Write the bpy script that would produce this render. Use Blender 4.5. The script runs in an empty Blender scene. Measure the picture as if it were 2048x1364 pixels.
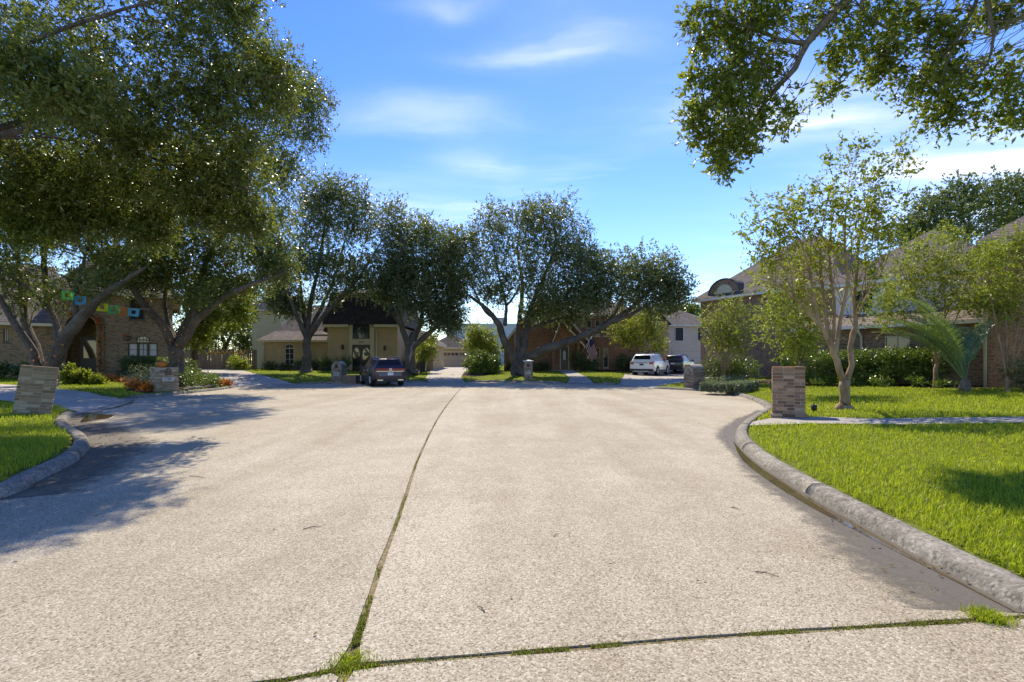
import bpy, bmesh, math, random
import numpy as np
from mathutils import Vector, Matrix
from mathutils.geometry import delaunay_2d_cdt

# ------------------------------------------------------------------ camera, sky, sun, exposure
scene = bpy.context.scene
COL = scene.collection
R = math.radians
rng = np.random.default_rng(11)
random.seed(11)
F, HY, CH = 967.1, 720.0, 1.6            # focal length in photo pixels, horizon row, eye height

cam_data = bpy.data.cameras.new('camera')
cam_data.lens, cam_data.sensor_width = 17.0, 36.0
cam_data.shift_y = 38.0 / 2048.0
cam_data.clip_start, cam_data.clip_end = 0.05, 3000.0
cam = bpy.data.objects.new('camera', cam_data)
cam.location = (0, 0, CH)
cam.rotation_euler = (R(90), 0, 0)
COL.objects.link(cam)
scene.camera = cam

SUN_AZ, SUN_EL = 12.0, 50.0              # degrees left of straight ahead, above the horizon
sunvec = Vector((-math.sin(R(SUN_AZ)) * math.cos(R(SUN_EL)), math.cos(R(SUN_AZ)) * math.cos(R(SUN_EL)), math.sin(R(SUN_EL))))
sd = bpy.data.lights.new('sun', 'SUN')
sd.energy, sd.angle, sd.color = 2.7, R(0.55), (1.0, 0.975, 0.935)
sun = bpy.data.objects.new('sun', sd)
sun.rotation_euler = sunvec.to_track_quat('Z', 'Y').to_euler()
sun.location = (0, 0, 60)
COL.objects.link(sun)

scene.view_settings.view_transform = 'Standard'
scene.view_settings.look = 'None'
scene.view_settings.exposure = 1.31
scene.view_settings.use_white_balance = True
scene.view_settings.white_balance_temperature = 7900
scene.view_settings.white_balance_tint = 9
scene.view_settings.gamma = 1.0
scene.view_settings.use_curve_mapping = False
scene.render.engine = 'CYCLES'
scene.cycles.max_bounces = 7
scene.cycles.diffuse_bounces = 4
scene.cycles.transparent_max_bounces = 8
scene.cycles.use_denoising = True


# ------------------------------------------------------------------ node helpers
def N(nt, typ, ins=None, **props):
    n = nt.nodes.new(typ)
    for k, v in props.items():
        setattr(n, k, v)
    for k, v in (ins or {}).items():
        s = n.inputs[k]
        if isinstance(v, bpy.types.NodeSocket):
            nt.links.new(v, s)
        elif isinstance(v, bpy.types.Node):
            nt.links.new(v.outputs[0], s)
        else:
            s.default_value = v
    return n


def c4(c):
    return (c[0], c[1], c[2], 1.0)


def mixc(nt, fac, a, b, blend='MIX'):
    ins = {0: fac, 6: c4(a) if isinstance(a, tuple) else a, 7: c4(b) if isinstance(b, tuple) else b}
    n = N(nt, 'ShaderNodeMix', ins, data_type='RGBA', blend_type=blend)
    return n.outputs[2]


def mth(nt, op, a, b=0.0, clamp=False):
    return N(nt, 'ShaderNodeMath', {0: a, 1: b}, operation=op, use_clamp=clamp).outputs[0]


def ramp(nt, fac, stops, interp='LINEAR'):
    n = N(nt, 'ShaderNodeValToRGB', {0: fac})
    cr = n.color_ramp
    cr.interpolation = interp
    while len(cr.elements) < len(stops):
        cr.elements.new(0.5)
    for e, (p, c) in zip(cr.elements, stops):
        e.position = p
        e.color = c4(c) if not isinstance(c, float) else (c, c, c, 1)
    return n.outputs[0]


def noise(nt, vec, scale, detail=4.0, rough=0.55, dist=0.0):
    return N(nt, 'ShaderNodeTexNoise', {'Vector': vec, 'Scale': scale, 'Detail': detail, 'Roughness': rough, 'Distortion': dist}).outputs[0]


def objco(nt):
    return N(nt, 'ShaderNodeTexCoord').outputs['Object']


def new_mat(name):
    m = bpy.data.materials.new(name)
    m.use_nodes = True
    nt = m.node_tree
    b = nt.nodes['Principled BSDF']
    return m, nt, b


def setp(nt, b, color=None, rough=None, spec=None, metal=None, normal=None, coat=None):
    for key, v in (('Base Color', color), ('Roughness', rough), ('Specular IOR Level', spec), ('Metallic', metal), ('Normal', normal), ('Coat Weight', coat)):
        if v is None:
            continue
        if isinstance(v, bpy.types.NodeSocket):
            nt.links.new(v, b.inputs[key])
        elif key == 'Base Color':
            b.inputs[key].default_value = c4(v)
        else:
            b.inputs[key].default_value = v


def bump(nt, h, strength=0.5, dist=0.02):
    return N(nt, 'ShaderNodeBump', {'Height': h, 'Strength': strength, 'Distance': dist}).outputs[0]


def plain(name, color, rough=0.6, spec=0.4, metal=0.0, vary=0.12, scale=6.0, coat=None):
    """simple surface with a little uneven colour and grain"""
    m, nt, b = new_mat(name)
    co = objco(nt)
    f = noise(nt, co, scale, 5.0)
    lo = tuple(c * (1 - vary) for c in color)
    hi = tuple(min(1, c * (1 + vary)) for c in color)
    setp(nt, b, mixc(nt, ramp(nt, f, [(0.3, 0.0), (0.7, 1.0)]), lo, hi), rough, spec, metal, coat=coat)
    return m


# ------------------------------------------------------------------ world
world = bpy.data.worlds.new('World')
scene.world = world
world.use_nodes = True
nt = world.node_tree
nt.nodes.clear()
sky = N(nt, 'ShaderNodeTexSky', sky_type='NISHITA')
sky.sun_disc = False
sky.sun_elevation, sky.sun_rotation = R(SUN_EL), R(SUN_AZ)
sky.air_density, sky.dust_density, sky.ozone_density, sky.altitude = 1.0, 0.05, 5.0, 0.0
gen = N(nt, 'ShaderNodeTexCoord').outputs['Generated']
sep = N(nt, 'ShaderNodeSeparateXYZ', {0: gen})
zz = mth(nt, 'MAXIMUM', sep.outputs[2], 0.03)
pu, pv = mth(nt, 'DIVIDE', sep.outputs[0], zz), mth(nt, 'DIVIDE', sep.outputs[1], zz)   # a flat cloud layer
layer = N(nt, 'ShaderNodeCombineXYZ', {0: pu, 1: pv}).outputs[0]
warp = N(nt, 'ShaderNodeTexNoise', {'Vector': layer, 'Scale': 1.6, 'Detail': 5.0}).outputs[1]
warpv = N(nt, 'ShaderNodeVectorMath', {0: warp, 1: (0.5, 0.5, 0.5)}, operation='SUBTRACT').outputs[0]
warpv = N(nt, 'ShaderNodeVectorMath', {0: warpv, 3: 0.45}, operation='SCALE').outputs[0]
lw = N(nt, 'ShaderNodeVectorMath', {0: layer, 1: warpv}, operation='ADD').outputs[0]
rot = N(nt, 'ShaderNodeMapping', {0: lw, 2: (0, 0, R(-14)), 3: (0.55, 2.2, 1.0)}).outputs[0]
streak = ramp(nt, noise(nt, rot, 1.5, 7.0, 0.58), [(0.42, 0.0), (0.72, 1.0)])
cirrus = mth(nt, 'MULTIPLY', ramp(nt, noise(nt, lw, 0.55, 3.0), [(0.5, 0.0), (0.78, 1.0)]), streak)
total = mth(nt, 'MULTIPLY', cirrus, 0.35)
swp = N(nt, 'ShaderNodeSeparateXYZ', {0: lw})
wu, wv = swp.outputs[0], swp.outputs[1]
for (cu, cv, su, sv, k) in ((-0.38, 2.02, 0.30, 0.13, 0.62), (0.14, 1.56, 0.25, 0.075, 0.5), (-0.16, 2.42, 0.20, 0.16, 0.5), (1.25, 2.0, 0.55, 0.25, 0.5),
                            (2.35, 2.45, 0.6, 0.4, 0.8), (-0.22, 1.30, 0.12, 0.06, 0.25), (-0.6, 3.2, 0.6, 0.5, 0.3), (3.4, 3.2, 1.2, 0.8, 0.6),
                            (-2.6, 0.4, 0.8, 0.3, 0.5), (1.8, -1.6, 0.9, 0.4, 0.5), (-0.8, -2.2, 0.7, 0.3, 0.5)):
    du = mth(nt, 'DIVIDE', mth(nt, 'SUBTRACT', wu, cu), su)
    dv = mth(nt, 'DIVIDE', mth(nt, 'SUBTRACT', wv, cv), sv)
    g = mth(nt, 'EXPONENT', mth(nt, 'MULTIPLY', mth(nt, 'ADD', mth(nt, 'MULTIPLY', du, du), mth(nt, 'MULTIPLY', dv, dv)), -1.0))
    tex = mth(nt, 'ADD', mth(nt, 'MULTIPLY', streak, 0.7), 0.35)
    total = mth(nt, 'ADD', total, mth(nt, 'MULTIPLY', mth(nt, 'MULTIPLY', g, tex), k))
horizon = ramp(nt, sep.outputs[2], [(0.02, 0.0), (0.12, 1.0)])
total = mth(nt, 'MULTIPLY', mth(nt, 'MINIMUM', total, 0.85), horizon)
skyc = N(nt, 'ShaderNodeHueSaturation', {'Hue': 0.519, 'Saturation': 1.27, 'Value': 0.82, 'Color': sky.outputs[0]}).outputs[0]
final = mixc(nt, total, skyc, (4.3, 4.7, 5.3))
bg = N(nt, 'ShaderNodeBackground', {0: final, 1: 0.15})
wo = N(nt, 'ShaderNodeOutputWorld', {0: bg.outputs[0]})


# ------------------------------------------------------------------ object helpers
def X(px, d):
    return (px - 1024.0) / F * d


def Zp(py, d):
    return CH + (HY - py) / F * d


def link(o, parent=None):
    COL.objects.link(o)
    if parent is not None:
        o.parent = parent
    return o


def tag(o, label=None, cat=None, group=None, kind=None):
    if label:
        o['label'] = label
    if cat:
        o['category'] = cat
    if group:
        o['group'] = group
    if kind:
        o['kind'] = kind
    return o


def thing(name, label, cat, loc=(0, 0, 0), rz=0.0, group=None):
    o = bpy.data.objects.new(name, None)
    o.empty_display_size = 0.3
    o.location = loc
    o.rotation_euler = (0, 0, rz)
    link(o)
    return tag(o, label, cat, group)


def mesh_obj(name, verts, faces, mats, parent=None, smooth=False, fmat=None):
    me = bpy.data.meshes.new(name)
    me.from_pydata([tuple(v) for v in verts], [], [tuple(f) for f in faces])
    for m in (mats if isinstance(mats, (list, tuple)) else [mats]):
        me.materials.append(m)
    if fmat is not None:
        me.polygons.foreach_set('material_index', fmat)
    if smooth:
        me.polygons.foreach_set('use_smooth', [True] * len(me.polygons))
    me.update()
    return link(bpy.data.objects.new(name, me), parent)


class MB:
    """collects pieces of ONE part"""

    def __init__(self):
        self.v, self.f, self.n = [], [], 0

    def add(self, verts, faces):
        self.v.extend(tuple(p) for p in verts)
        self.f.extend(tuple(i + self.n for i in f) for f in faces)
        self.n += len(verts)
        return self

    def box(self, x0, x1, y0, y1, z0, z1):
        v = [(x0, y0, z0), (x1, y0, z0), (x1, y1, z0), (x0, y1, z0), (x0, y0, z1), (x1, y0, z1), (x1, y1, z1), (x0, y1, z1)]
        return self.add(v, [(3, 2, 1, 0), (4, 5, 6, 7), (0, 1, 5, 4), (1, 2, 6, 5), (2, 3, 7, 6), (3, 0, 4, 7)])

    def bar(self, a, b, w, h):
        """box section bar from a to b"""
        a, b = Vector(a), Vector(b)
        t = (b - a).normalized()
        up = Vector((0, 0, 1)) if abs(t.z) < 0.95 else Vector((0, 1, 0))
        s = t.cross(up).normalized() * (w / 2)
        u = s.cross(t).normalized() * (h / 2)
        v = [a - s - u, a + s - u, a + s + u, a - s + u, b - s - u, b + s - u, b + s + u, b - s + u]
        return self.add(v, [(3, 2, 1, 0), (4, 5, 6, 7), (0, 1, 5, 4), (1, 2, 6, 5), (2, 3, 7, 6), (3, 0, 4, 7)])

    def prism(self, poly, y0, y1):
        """outline in x,z pushed through y"""
        n = len(poly)
        v = [(p[0], y0, p[1]) for p in poly] + [(p[0], y1, p[1]) for p in poly]
        f = [tuple(range(n)), tuple(range(2 * n - 1, n - 1, -1))]
        f += [(i, i + n, (i + 1) % n + n, (i + 1) % n) for i in range(n)]
        return self.add(v, f)

    def tube(self, pts, rad, sides=8, cap=True):
        v, f = tube_geo(pts, rad, sides, cap)
        return self.add(v, f)

    def lathe(self, prof, seg=20, axis='z', c=(0, 0, 0)):
        v, f = [], []
        n = len(prof)
        for i in range(seg):
            a = 2 * math.pi * i / seg
            for r, h in prof:
                p = (r * math.cos(a), r * math.sin(a), h)
                if axis == 'y':
                    p = (p[0], h, p[1])
                elif axis == 'x':
                    p = (h, p[0], p[1])
                v.append((p[0] + c[0], p[1] + c[1], p[2] + c[2]))
        for i in range(seg):
            j = (i + 1) % seg
            for k in range(n - 1):
                f.append((i * n + k, j * n + k, j * n + k + 1, i * n + k + 1))
        return self.add(v, f)

    def build(self, name, mat, parent=None, smooth=False):
        return mesh_obj(name, self.v, self.f, mat, parent, smooth)


def tube_geo(pts, rad, sides=8, cap=True):
    pts = [Vector(p) for p in pts]
    n = len(pts)
    t0 = (pts[1] - pts[0]).normalized()
    ref = Vector((1, 0, 0)) if abs(t0.x) < 0.8 else Vector((0, 1, 0))
    nv = t0.cross(ref).normalized()
    v, f = [], []
    for i in range(n):
        t = (pts[min(i + 1, n - 1)] - pts[max(i - 1, 0)]).normalized()
        nv = (nv - t * nv.dot(t)).normalized()
        bv = t.cross(nv)
        r = rad[i] if hasattr(rad, '__len__') else rad
        for k in range(sides):
            a = 2 * math.pi * k / sides
            v.append(pts[i] + (nv * math.cos(a) + bv * math.sin(a)) * r)
    for i in range(n - 1):
        for k in range(sides):
            k2 = (k + 1) % sides
            f.append((i * sides + k, i * sides + k2, (i + 1) * sides + k2, (i + 1) * sides + k))
    if cap:
        f.append(tuple(range(sides - 1, -1, -1)))
        f.append(tuple((n - 1) * sides + k for k in range(sides)))
    return v, f


def catmull(pts, step):
    """smooth polyline of any dimension resampled at about STEP"""
    P = np.array(pts, float)
    P = np.vstack([2 * P[0] - P[1], P, 2 * P[-1] - P[-2]])
    out = []
    for i in range(1, len(P) - 2):
        L = np.linalg.norm(P[i + 1][:3] - P[i][:3])
        k = max(2, int(L / step))
        for j in range(k):
            t = j / k
            a, b, c, d = P[i - 1], P[i], P[i + 1], P[i + 2]
            out.append(0.5 * (2 * b + (c - a) * t + (2 * a - 5 * b + 4 * c - d) * t * t + (3 * b - 3 * c + d - a) * t ** 3))
    out.append(P[-2])
    return np.array(out)


def quad_mesh(name, V, mats, parent=None, fmat=None, smooth=False):
    """V: (n,4,3) array of separate quads"""
    n = len(V)
    me = bpy.data.meshes.new(name)
    me.vertices.add(4 * n)
    me.vertices.foreach_set('co', V.reshape(-1).astype(np.float32))
    me.loops.add(4 * n)
    me.loops.foreach_set('vertex_index', np.arange(4 * n, dtype=np.int32))
    me.polygons.add(n)
    me.polygons.foreach_set('loop_start', np.arange(0, 4 * n, 4, dtype=np.int32))
    for m in (mats if isinstance(mats, (list, tuple)) else [mats]):
        me.materials.append(m)
    if fmat is not None:
        me.polygons.foreach_set('material_index', fmat.astype(np.int32))
    me.update(calc_edges=True)
    return link(bpy.data.objects.new(name, me), parent)


def nrm(a):
    return a / np.maximum(np.linalg.norm(a, axis=-1, keepdims=True), 1e-9)


# ------------------------------------------------------------------ materials
def concrete(name, cols, scale, stain=0.35, pit=0.5, tone=(0.78, 1.1), slab=0.0):
    m, nt, b = new_mat(name)
    co = objco(nt)
    vor = N(nt, 'ShaderNodeTexVoronoi', {'Vector': co, 'Scale': scale, 'Randomness': 1.0})
    cellr = N(nt, 'ShaderNodeSeparateColor', {0: vor.outputs['Color']}).outputs[0]
    agg = ramp(nt, cellr, [(0.0, cols[0]), (0.28, cols[1]), (0.7, cols[2]), (1.0, cols[3])])
    fine = noise(nt, co, scale * 0.8, 6.0, 0.75)
    agg = mixc(nt, 0.38, agg, ramp(nt, fine, [(0.3, cols[1]), (0.75, cols[2])]))
    big = noise(nt, co, stain, 8.0, 0.62, 0.6)
    mid = noise(nt, co, stain * 6, 5.0, 0.6)
    both = mth(nt, 'ADD', mth(nt, 'MULTIPLY', big, 0.65), mth(nt, 'MULTIPLY', mid, 0.35))
    k = ramp(nt, both, [(0.32, tuple(tone[0] * t for t in (1.02, 0.97, 0.9))), (0.68, tuple(tone[1] * t for t in (1.0, 1.0, 1.0)))])
    colr = mixc(nt, 1.0, agg, k, 'MULTIPLY')
    if slab:
        oi = N(nt, 'ShaderNodeObjectInfo').outputs['Random']
        colr = mixc(nt, 1.0, colr, ramp(nt, oi, [(0.0, (1 - slab,) * 3), (1.0, (1 + slab, 1 + slab, 1 + slab * .8))]), 'MULTIPLY')
        wv = N(nt, 'ShaderNodeMapping', {0: co, 2: (0, 0, R(9)), 3: (0.55, 0.05, 1.0)}).outputs[0]
        tracks = noise(nt, wv, 1.6, 4.0, 0.6, 0.4)
        colr = mixc(nt, 1.0, colr, ramp(nt, tracks, [(0.36, (0.9, 0.88, 0.84)), (0.62, (1.04, 1.04, 1.04))]), 'MULTIPLY')
        oil = noise(nt, co, 1.9, 3.0, 0.45)
        colr = mixc(nt, ramp(nt, oil, [(0.70, 0.0), (0.80, 0.5)]), colr, tuple(c * 0.5 for c in cols[1]))
    spots = noise(nt, co, 9.0, 2.0, 0.5)
    colr = mixc(nt, ramp(nt, spots, [(0.70, 0.0), (0.78, 0.45)]), colr, tuple(c * 0.45 for c in cols[1]))
    h = mth(nt, 'ADD', mth(nt, 'MULTIPLY', vor.outputs['Distance'], -0.6), fine)
    setp(nt, b, colr, 0.88, 0.25, normal=bump(nt, h, pit, 0.006))
    return m


M = {}
M['road'] = concrete('road_concrete', [(0.07, 0.055, 0.038), (0.33, 0.29, 0.215), (0.43, 0.388, 0.30), (0.68, 0.635, 0.54)], 95.0, 0.42, 0.8, tone=(0.80, 1.10), slab=.045)
M['drive'] = concrete('drive_concrete', [(0.2, 0.18, 0.15), (0.36, 0.33, 0.28), (0.43, 0.4, 0.35), (0.55, 0.52, 0.46)], 60.0, 0.5, 0.4)
M['kerb'] = concrete('kerb_concrete', [(0.10, 0.088, 0.07), (0.24, 0.22, 0.18), (0.31, 0.285, 0.235), (0.44, 0.41, 0.36)], 42.0, 1.7, 0.9, tone=(0.36, 1.15))
M['walk'] = concrete('walk_concrete', [(0.18, 0.165, 0.14), (0.32, 0.3, 0.265), (0.38, 0.36, 0.32), (0.5, 0.48, 0.44)], 55.0, 1.2, 0.5)
M['dirt'] = plain('joint_soil', (0.21, 0.17, 0.095), 0.95, 0.1, vary=0.5, scale=30)
M['soil'] = plain('bed_soil', (0.055, 0.04, 0.028), 0.95, 0.1, vary=0.4, scale=18)
M['silt'] = plain('gutter_silt', (0.15, 0.13, 0.10), 0.75, 0.35, vary=0.5, scale=11)
m_, nt_, b_ = new_mat('gutter_silt')
co_ = objco(nt_)
n1_ = noise(nt_, co_, 7.0, 7.0, 0.65)
n2_ = noise(nt_, co_, 55.0, 4.0, 0.7)
setp(nt_, b_, mixc(nt_, n2_, (0.05, 0.042, 0.030), (0.19, 0.165, 0.125)), 0.6, 0.4)
at_ = N(nt_, 'ShaderNodeAttribute', attribute_name='cover').outputs['Fac']
cov_ = mth(nt_, 'ADD', at_, mth(nt_, 'MULTIPLY', mth(nt_, 'SUBTRACT', n1_, 0.5), 1.3))
tr_ = N(nt_, 'ShaderNodeBsdfTransparent')
mx_ = N(nt_, 'ShaderNodeMixShader', {0: ramp(nt_, cov_, [(0.15, 0.0), (0.8, 0.88)]), 1: tr_.outputs[0], 2: b_.outputs[0]})
nt_.links.new(mx_.outputs[0], nt_.nodes['Material Output'].inputs[0])
M['silt'] = m_
M['lawn'] = plain('lawn_soil', (0.11, 0.135, 0.018), 0.95, 0.1, vary=0.45, scale=12)
m_, nt_, b_ = new_mat('gutter_water')
setp(nt_, b_, mixc(nt_, noise(nt_, objco(nt_), 5.0, 5.0), (0.035, 0.026, 0.014), (0.12, 0.085, 0.04)), 0.07, 0.5)
M['water'] = m_


def leaf_mat(name, dark, mid, light, trans=0.32, rough=0.42, spec=0.45, warm=None, warm_share=0.08, through=(0.35, 0.42, 0.03)):
    """leaf blades: colour differs leaf by leaf and in drifts through the plant"""
    m, nt, b = new_mat(name)
    geo = N(nt, 'ShaderNodeNewGeometry')
    r = geo.outputs['Random Per Island']
    drift = noise(nt, objco(nt), 0.9, 3.0)
    f = mth(nt, 'ADD', mth(nt, 'MULTIPLY', r, 0.65), mth(nt, 'MULTIPLY', drift, 0.45))
    col = ramp(nt, f, [(0.12, dark), (0.5, mid), (0.92, light)])
    if warm:
        pick = ramp(nt, mth(nt, 'FRACT', mth(nt, 'MULTIPLY', r, 37.7)), [(1 - warm_share, 0.0), (1 - warm_share + 0.01, 1.0)])
        col = mixc(nt, pick, col, warm)
    setp(nt, b, col, rough, spec)
    tcol = mixc(nt, 0.45, col, through) if through else col
    tr = N(nt, 'ShaderNodeBsdfTranslucent', {0: tcol})
    mx = N(nt, 'ShaderNodeMixShader', {0: trans, 1: b.outputs[0], 2: tr.outputs[0]})
    nt.links.new(mx.outputs[0], nt.nodes['Material Output'].inputs[0])
    return m


M['oak'] = leaf_mat('oak_leaf', (0.042, 0.066, 0.018), (0.105, 0.14, 0.036), (0.21, 0.24, 0.065), 0.36, 0.38, 0.42, (0.16, 0.12, 0.03), 0.06)
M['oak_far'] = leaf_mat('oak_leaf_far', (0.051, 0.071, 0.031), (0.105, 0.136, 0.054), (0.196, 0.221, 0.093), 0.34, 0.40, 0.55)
M['elm'] = leaf_mat('broad_leaf', (0.06, 0.095, 0.015), (0.13, 0.18, 0.03), (0.25, 0.30, 0.05), 0.45, 0.4, 0.45, (0.24, 0.22, 0.04), 0.06)
M['crape'] = leaf_mat('crape_leaf', (0.105, 0.145, 0.015), (0.21, 0.265, 0.03), (0.35, 0.38, 0.06), 0.45, 0.45, 0.4, (0.32, 0.22, 0.04), 0.07)
M['lime'] = leaf_mat('lime_leaf', (0.092, 0.127, 0.017), (0.196, 0.241, 0.029), (0.322, 0.356, 0.057), 0.48, 0.45, 0.4)
M['hedge'] = leaf_mat('hedge_leaf', (0.035, 0.075, 0.014), (0.09, 0.165, 0.026), (0.20, 0.30, 0.05), 0.3, 0.32, 0.6)
M['shrub'] = leaf_mat('shrub_leaf', (0.038, 0.068, 0.024), (0.083, 0.128, 0.042), (0.15, 0.21, 0.075), 0.3, 0.4, 0.5)
M['silver'] = leaf_mat('silver_leaf', (0.081, 0.115, 0.063), (0.172, 0.218, 0.138), (0.322, 0.368, 0.265), 0.25, 0.5, 0.4)
M['palm'] = leaf_mat('palm_leaf', (0.07, 0.14, 0.05), (0.14, 0.24, 0.09), (0.25, 0.34, 0.17), 0.25, 0.35, 0.6)
M['grass'] = leaf_mat('grass_blade', (0.16, 0.22, 0.012), (0.33, 0.43, 0.018), (0.50, 0.54, 0.045), 0.55, 0.45, 0.35, (0.42, 0.36, 0.10), 0.06)
M['weed'] = leaf_mat('weed_blade', (0.09, 0.10, 0.02), (0.17, 0.21, 0.03), (0.27, 0.34, 0.045), 0.35, 0.6, 0.3, (0.22, 0.15, 0.06), 0.3)
M['orange'] = leaf_mat('orange_petal', (0.36, 0.07, 0.01), (0.60, 0.15, 0.02), (0.72, 0.27, 0.04), 0.3, 0.6, 0.3, (0.08, 0.12, 0.02), 0.25, through=(0.6, 0.2, 0.03))
M['litter'] = leaf_mat('dead_leaf', (0.05, 0.032, 0.015), (0.12, 0.075, 0.03), (0.25, 0.17, 0.07), 0.15, 0.8, 0.2, through=None)
M['pink'] = leaf_mat('pink_petal', (0.5, 0.12, 0.12), (0.6, 0.2, 0.18), (0.7, 0.35, 0.3), 0.3, 0.6, 0.3, through=None)


def bark(name, a, b_, sx=7.0, depth=0.6):
    m, nt, b = new_mat(name)
    co = objco(nt)
    st = N(nt, 'ShaderNodeMapping', {0: co, 3: (sx, sx, sx * 0.28)}).outputs[0]
    f = noise(nt, st, 2.2, 8.0, 0.65, 0.8)
    g = noise(nt, co, 1.3, 3.0)
    col = mixc(nt, ramp(nt, f, [(0.35, 0.0), (0.68, 1.0)]), a, b_)
    col = mixc(nt, ramp(nt, g, [(0.45, 0.0), (0.7, 0.5)]), col, tuple(c * 1.35 for c in b_))
    setp(nt, b, col, 0.9, 0.2, normal=bump(nt, f, depth, 0.05))
    return m


M['bark'] = bark('oak_bark', (0.045, 0.036, 0.028), (0.17, 0.14, 0.108))
M['bark_crape'] = bark('crape_bark', (0.20, 0.125, 0.065), (0.40, 0.29, 0.18), 3.0, 0.25)
M['bark_grey'] = bark('grey_bark', (0.09, 0.075, 0.055), (0.22, 0.19, 0.145), 5.0, 0.4)


def brickwork(name, c1, c2, mortar, bw=0.215, bh=0.078, dark=None):
    m, nt, b = new_mat(name)
    co = objco(nt)
    s = N(nt, 'ShaderNodeSeparateXYZ', {0: co})
    v = N(nt, 'ShaderNodeCombineXYZ', {0: mth(nt, 'ADD', s.outputs[0], s.outputs[1]), 1: s.outputs[2]}).outputs[0]
    br = N(nt, 'ShaderNodeTexBrick', {'Vector': v, 'Color1': c4(c1), 'Color2': c4(c2), 'Mortar': c4(mortar), 'Scale': 1.0, 'Mortar Size': 0.006,
                                      'Mortar Smooth': 0.1, 'Bias': 0.0, 'Brick Width': bw, 'Row Height': bh})
    blot = noise(nt, v, 14.0, 3.0, 0.6)
    col = mixc(nt, 0.5, br.outputs[0], ramp(nt, blot, [(0.3, tuple(c * 0.55 for c in c1)), (0.5, c1), (0.72, tuple(min(1, c * 1.4) for c in c2))]))
    if dark:
        w = noise(nt, N(nt, 'ShaderNodeMapping', {0: v, 3: (4.6, 12.8, 1)}).outputs[0], 1.0, 0.0)
        col = mixc(nt, ramp(nt, w, [(0.60, 0.0), (0.64, 0.8)]), col, dark)
    col = mixc(nt, mth(nt, 'MULTIPLY', br.outputs[1], 0.85), col, mortar)
    big = noise(nt, co, 0.7, 4.0)
    col = mixc(nt, 1.0, col, ramp(nt, big, [(0.3, (0.82, 0.82, 0.82)), (0.7, (1.1, 1.08, 1.05))]), 'MULTIPLY')
    h = mth(nt, 'ADD', mth(nt, 'MULTIPLY', br.outputs[1], -1.0), mth(nt, 'MULTIPLY', blot, 0.4))
    setp(nt, b, col, 0.9, 0.2, normal=bump(nt, h, 0.6, 0.012))
    return m


M['brick_tan'] = brickwork('brick_tan', (0.25, 0.165, 0.085), (0.36, 0.26, 0.15), (0.30, 0.25, 0.18), dark=(0.11, 0.075, 0.05))
M['brick_yellow'] = brickwork('brick_yellow', (0.46, 0.325, 0.17), (0.56, 0.42, 0.24), (0.48, 0.40, 0.27))
M['brick_red'] = brickwork('brick_red', (0.30, 0.125, 0.065), (0.42, 0.22, 0.125), (0.36, 0.29, 0.22), dark=(0.14, 0.07, 0.05))
M['brick_brown'] = brickwork('brick_brown', (0.26, 0.16, 0.10), (0.38, 0.26, 0.18), (0.33, 0.28, 0.22), dark=(0.10, 0.07, 0.06))
M['brick_orange'] = brickwork('brick_orange', (0.36, 0.16, 0.07), (0.46, 0.25, 0.13), (0.38, 0.3, 0.22), dark=(0.16, 0.08, 0.05))


def shingle(name, c1, c2, row=0.13, wid=0.3):
    m, nt, b = new_mat(name)
    co = objco(nt)
    s = N(nt, 'ShaderNodeSeparateXYZ', {0: co})
    v = N(nt, 'ShaderNodeCombineXYZ', {0: mth(nt, 'ADD', s.outputs[0], mth(nt, 'MULTIPLY', s.outputs[1], 0.6)), 1: s.outputs[2]}).outputs[0]
    br = N(nt, 'ShaderNodeTexBrick', {'Vector': v, 'Color1': c4(c1), 'Color2': c4(c2), 'Mortar': c4(tuple(c * 0.45 for c in c1)), 'Scale': 1.0,
                                      'Mortar Size': 0.012, 'Mortar Smooth': 0.3, 'Brick Width': wid, 'Row Height': row})
    g = noise(nt, co, 22.0, 4.0, 0.7)
    col = mixc(nt, 1.0, br.outputs[0], ramp(nt, g, [(0.3, (0.72, 0.72, 0.72)), (0.7, (1.2, 1.18, 1.15))]), 'MULTIPLY')
    big = noise(nt, co, 0.5, 4.0)
    col = mixc(nt, 1.0, col, ramp(nt, big, [(0.3, (0.84, 0.84, 0.86)), (0.7, (1.1, 1.08, 1.05))]), 'MULTIPLY')
    setp(nt, b, col, 0.9, 0.2, normal=bump(nt, mth(nt, 'SUBTRACT', g, br.outputs[1]), 0.7, 0.02))
    return m


M['roof'] = shingle('roof_brown', (0.16, 0.125, 0.105), (0.245, 0.20, 0.17))
M['roof_dark'] = shingle('roof_dark', (0.040, 0.034, 0.036), (0.070, 0.060, 0.060), 0.16, 0.22)
M['roof_grey'] = shingle('roof_grey', (0.11, 0.095, 0.085), (0.18, 0.155, 0.14))
M['trim'] = plain('trim_cream', (0.60, 0.52, 0.35), 0.55, 0.4, vary=0.08)
M['trim_white'] = plain('trim_white', (0.72, 0.70, 0.64), 0.5, 0.4, vary=0.06)
M['trim_dark'] = plain('trim_dark', (0.10, 0.085, 0.06), 0.55, 0.4)
M['stone'] = plain('cast_stone', (0.52, 0.44, 0.28), 0.8, 0.3, vary=0.12, scale=9)
M['siding'] = plain('siding_cream', (0.66, 0.55, 0.45), 0.6, 0.35, vary=0.06, scale=3)
M['siding_olive'] = plain('siding_olive', (0.46, 0.39, 0.20), 0.6, 0.35, vary=0.06, scale=3)
M['siding_white'] = plain('siding_white', (0.70, 0.68, 0.62), 0.6, 0.35, vary=0.05, scale=3)
M['garage'] = plain('garage_paint', (0.50, 0.45, 0.36), 0.5, 0.4, vary=0.06)
M['wood_dark'] = plain('door_wood', (0.022, 0.015, 0.012), 0.35, 0.5, vary=0.4, scale=8)
M['black'] = plain('black_metal', (0.015, 0.015, 0.016), 0.45, 0.5)
M['grey_metal'] = plain('grey_metal', (0.28, 0.28, 0.27), 0.45, 0.5, metal=0.6)
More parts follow.
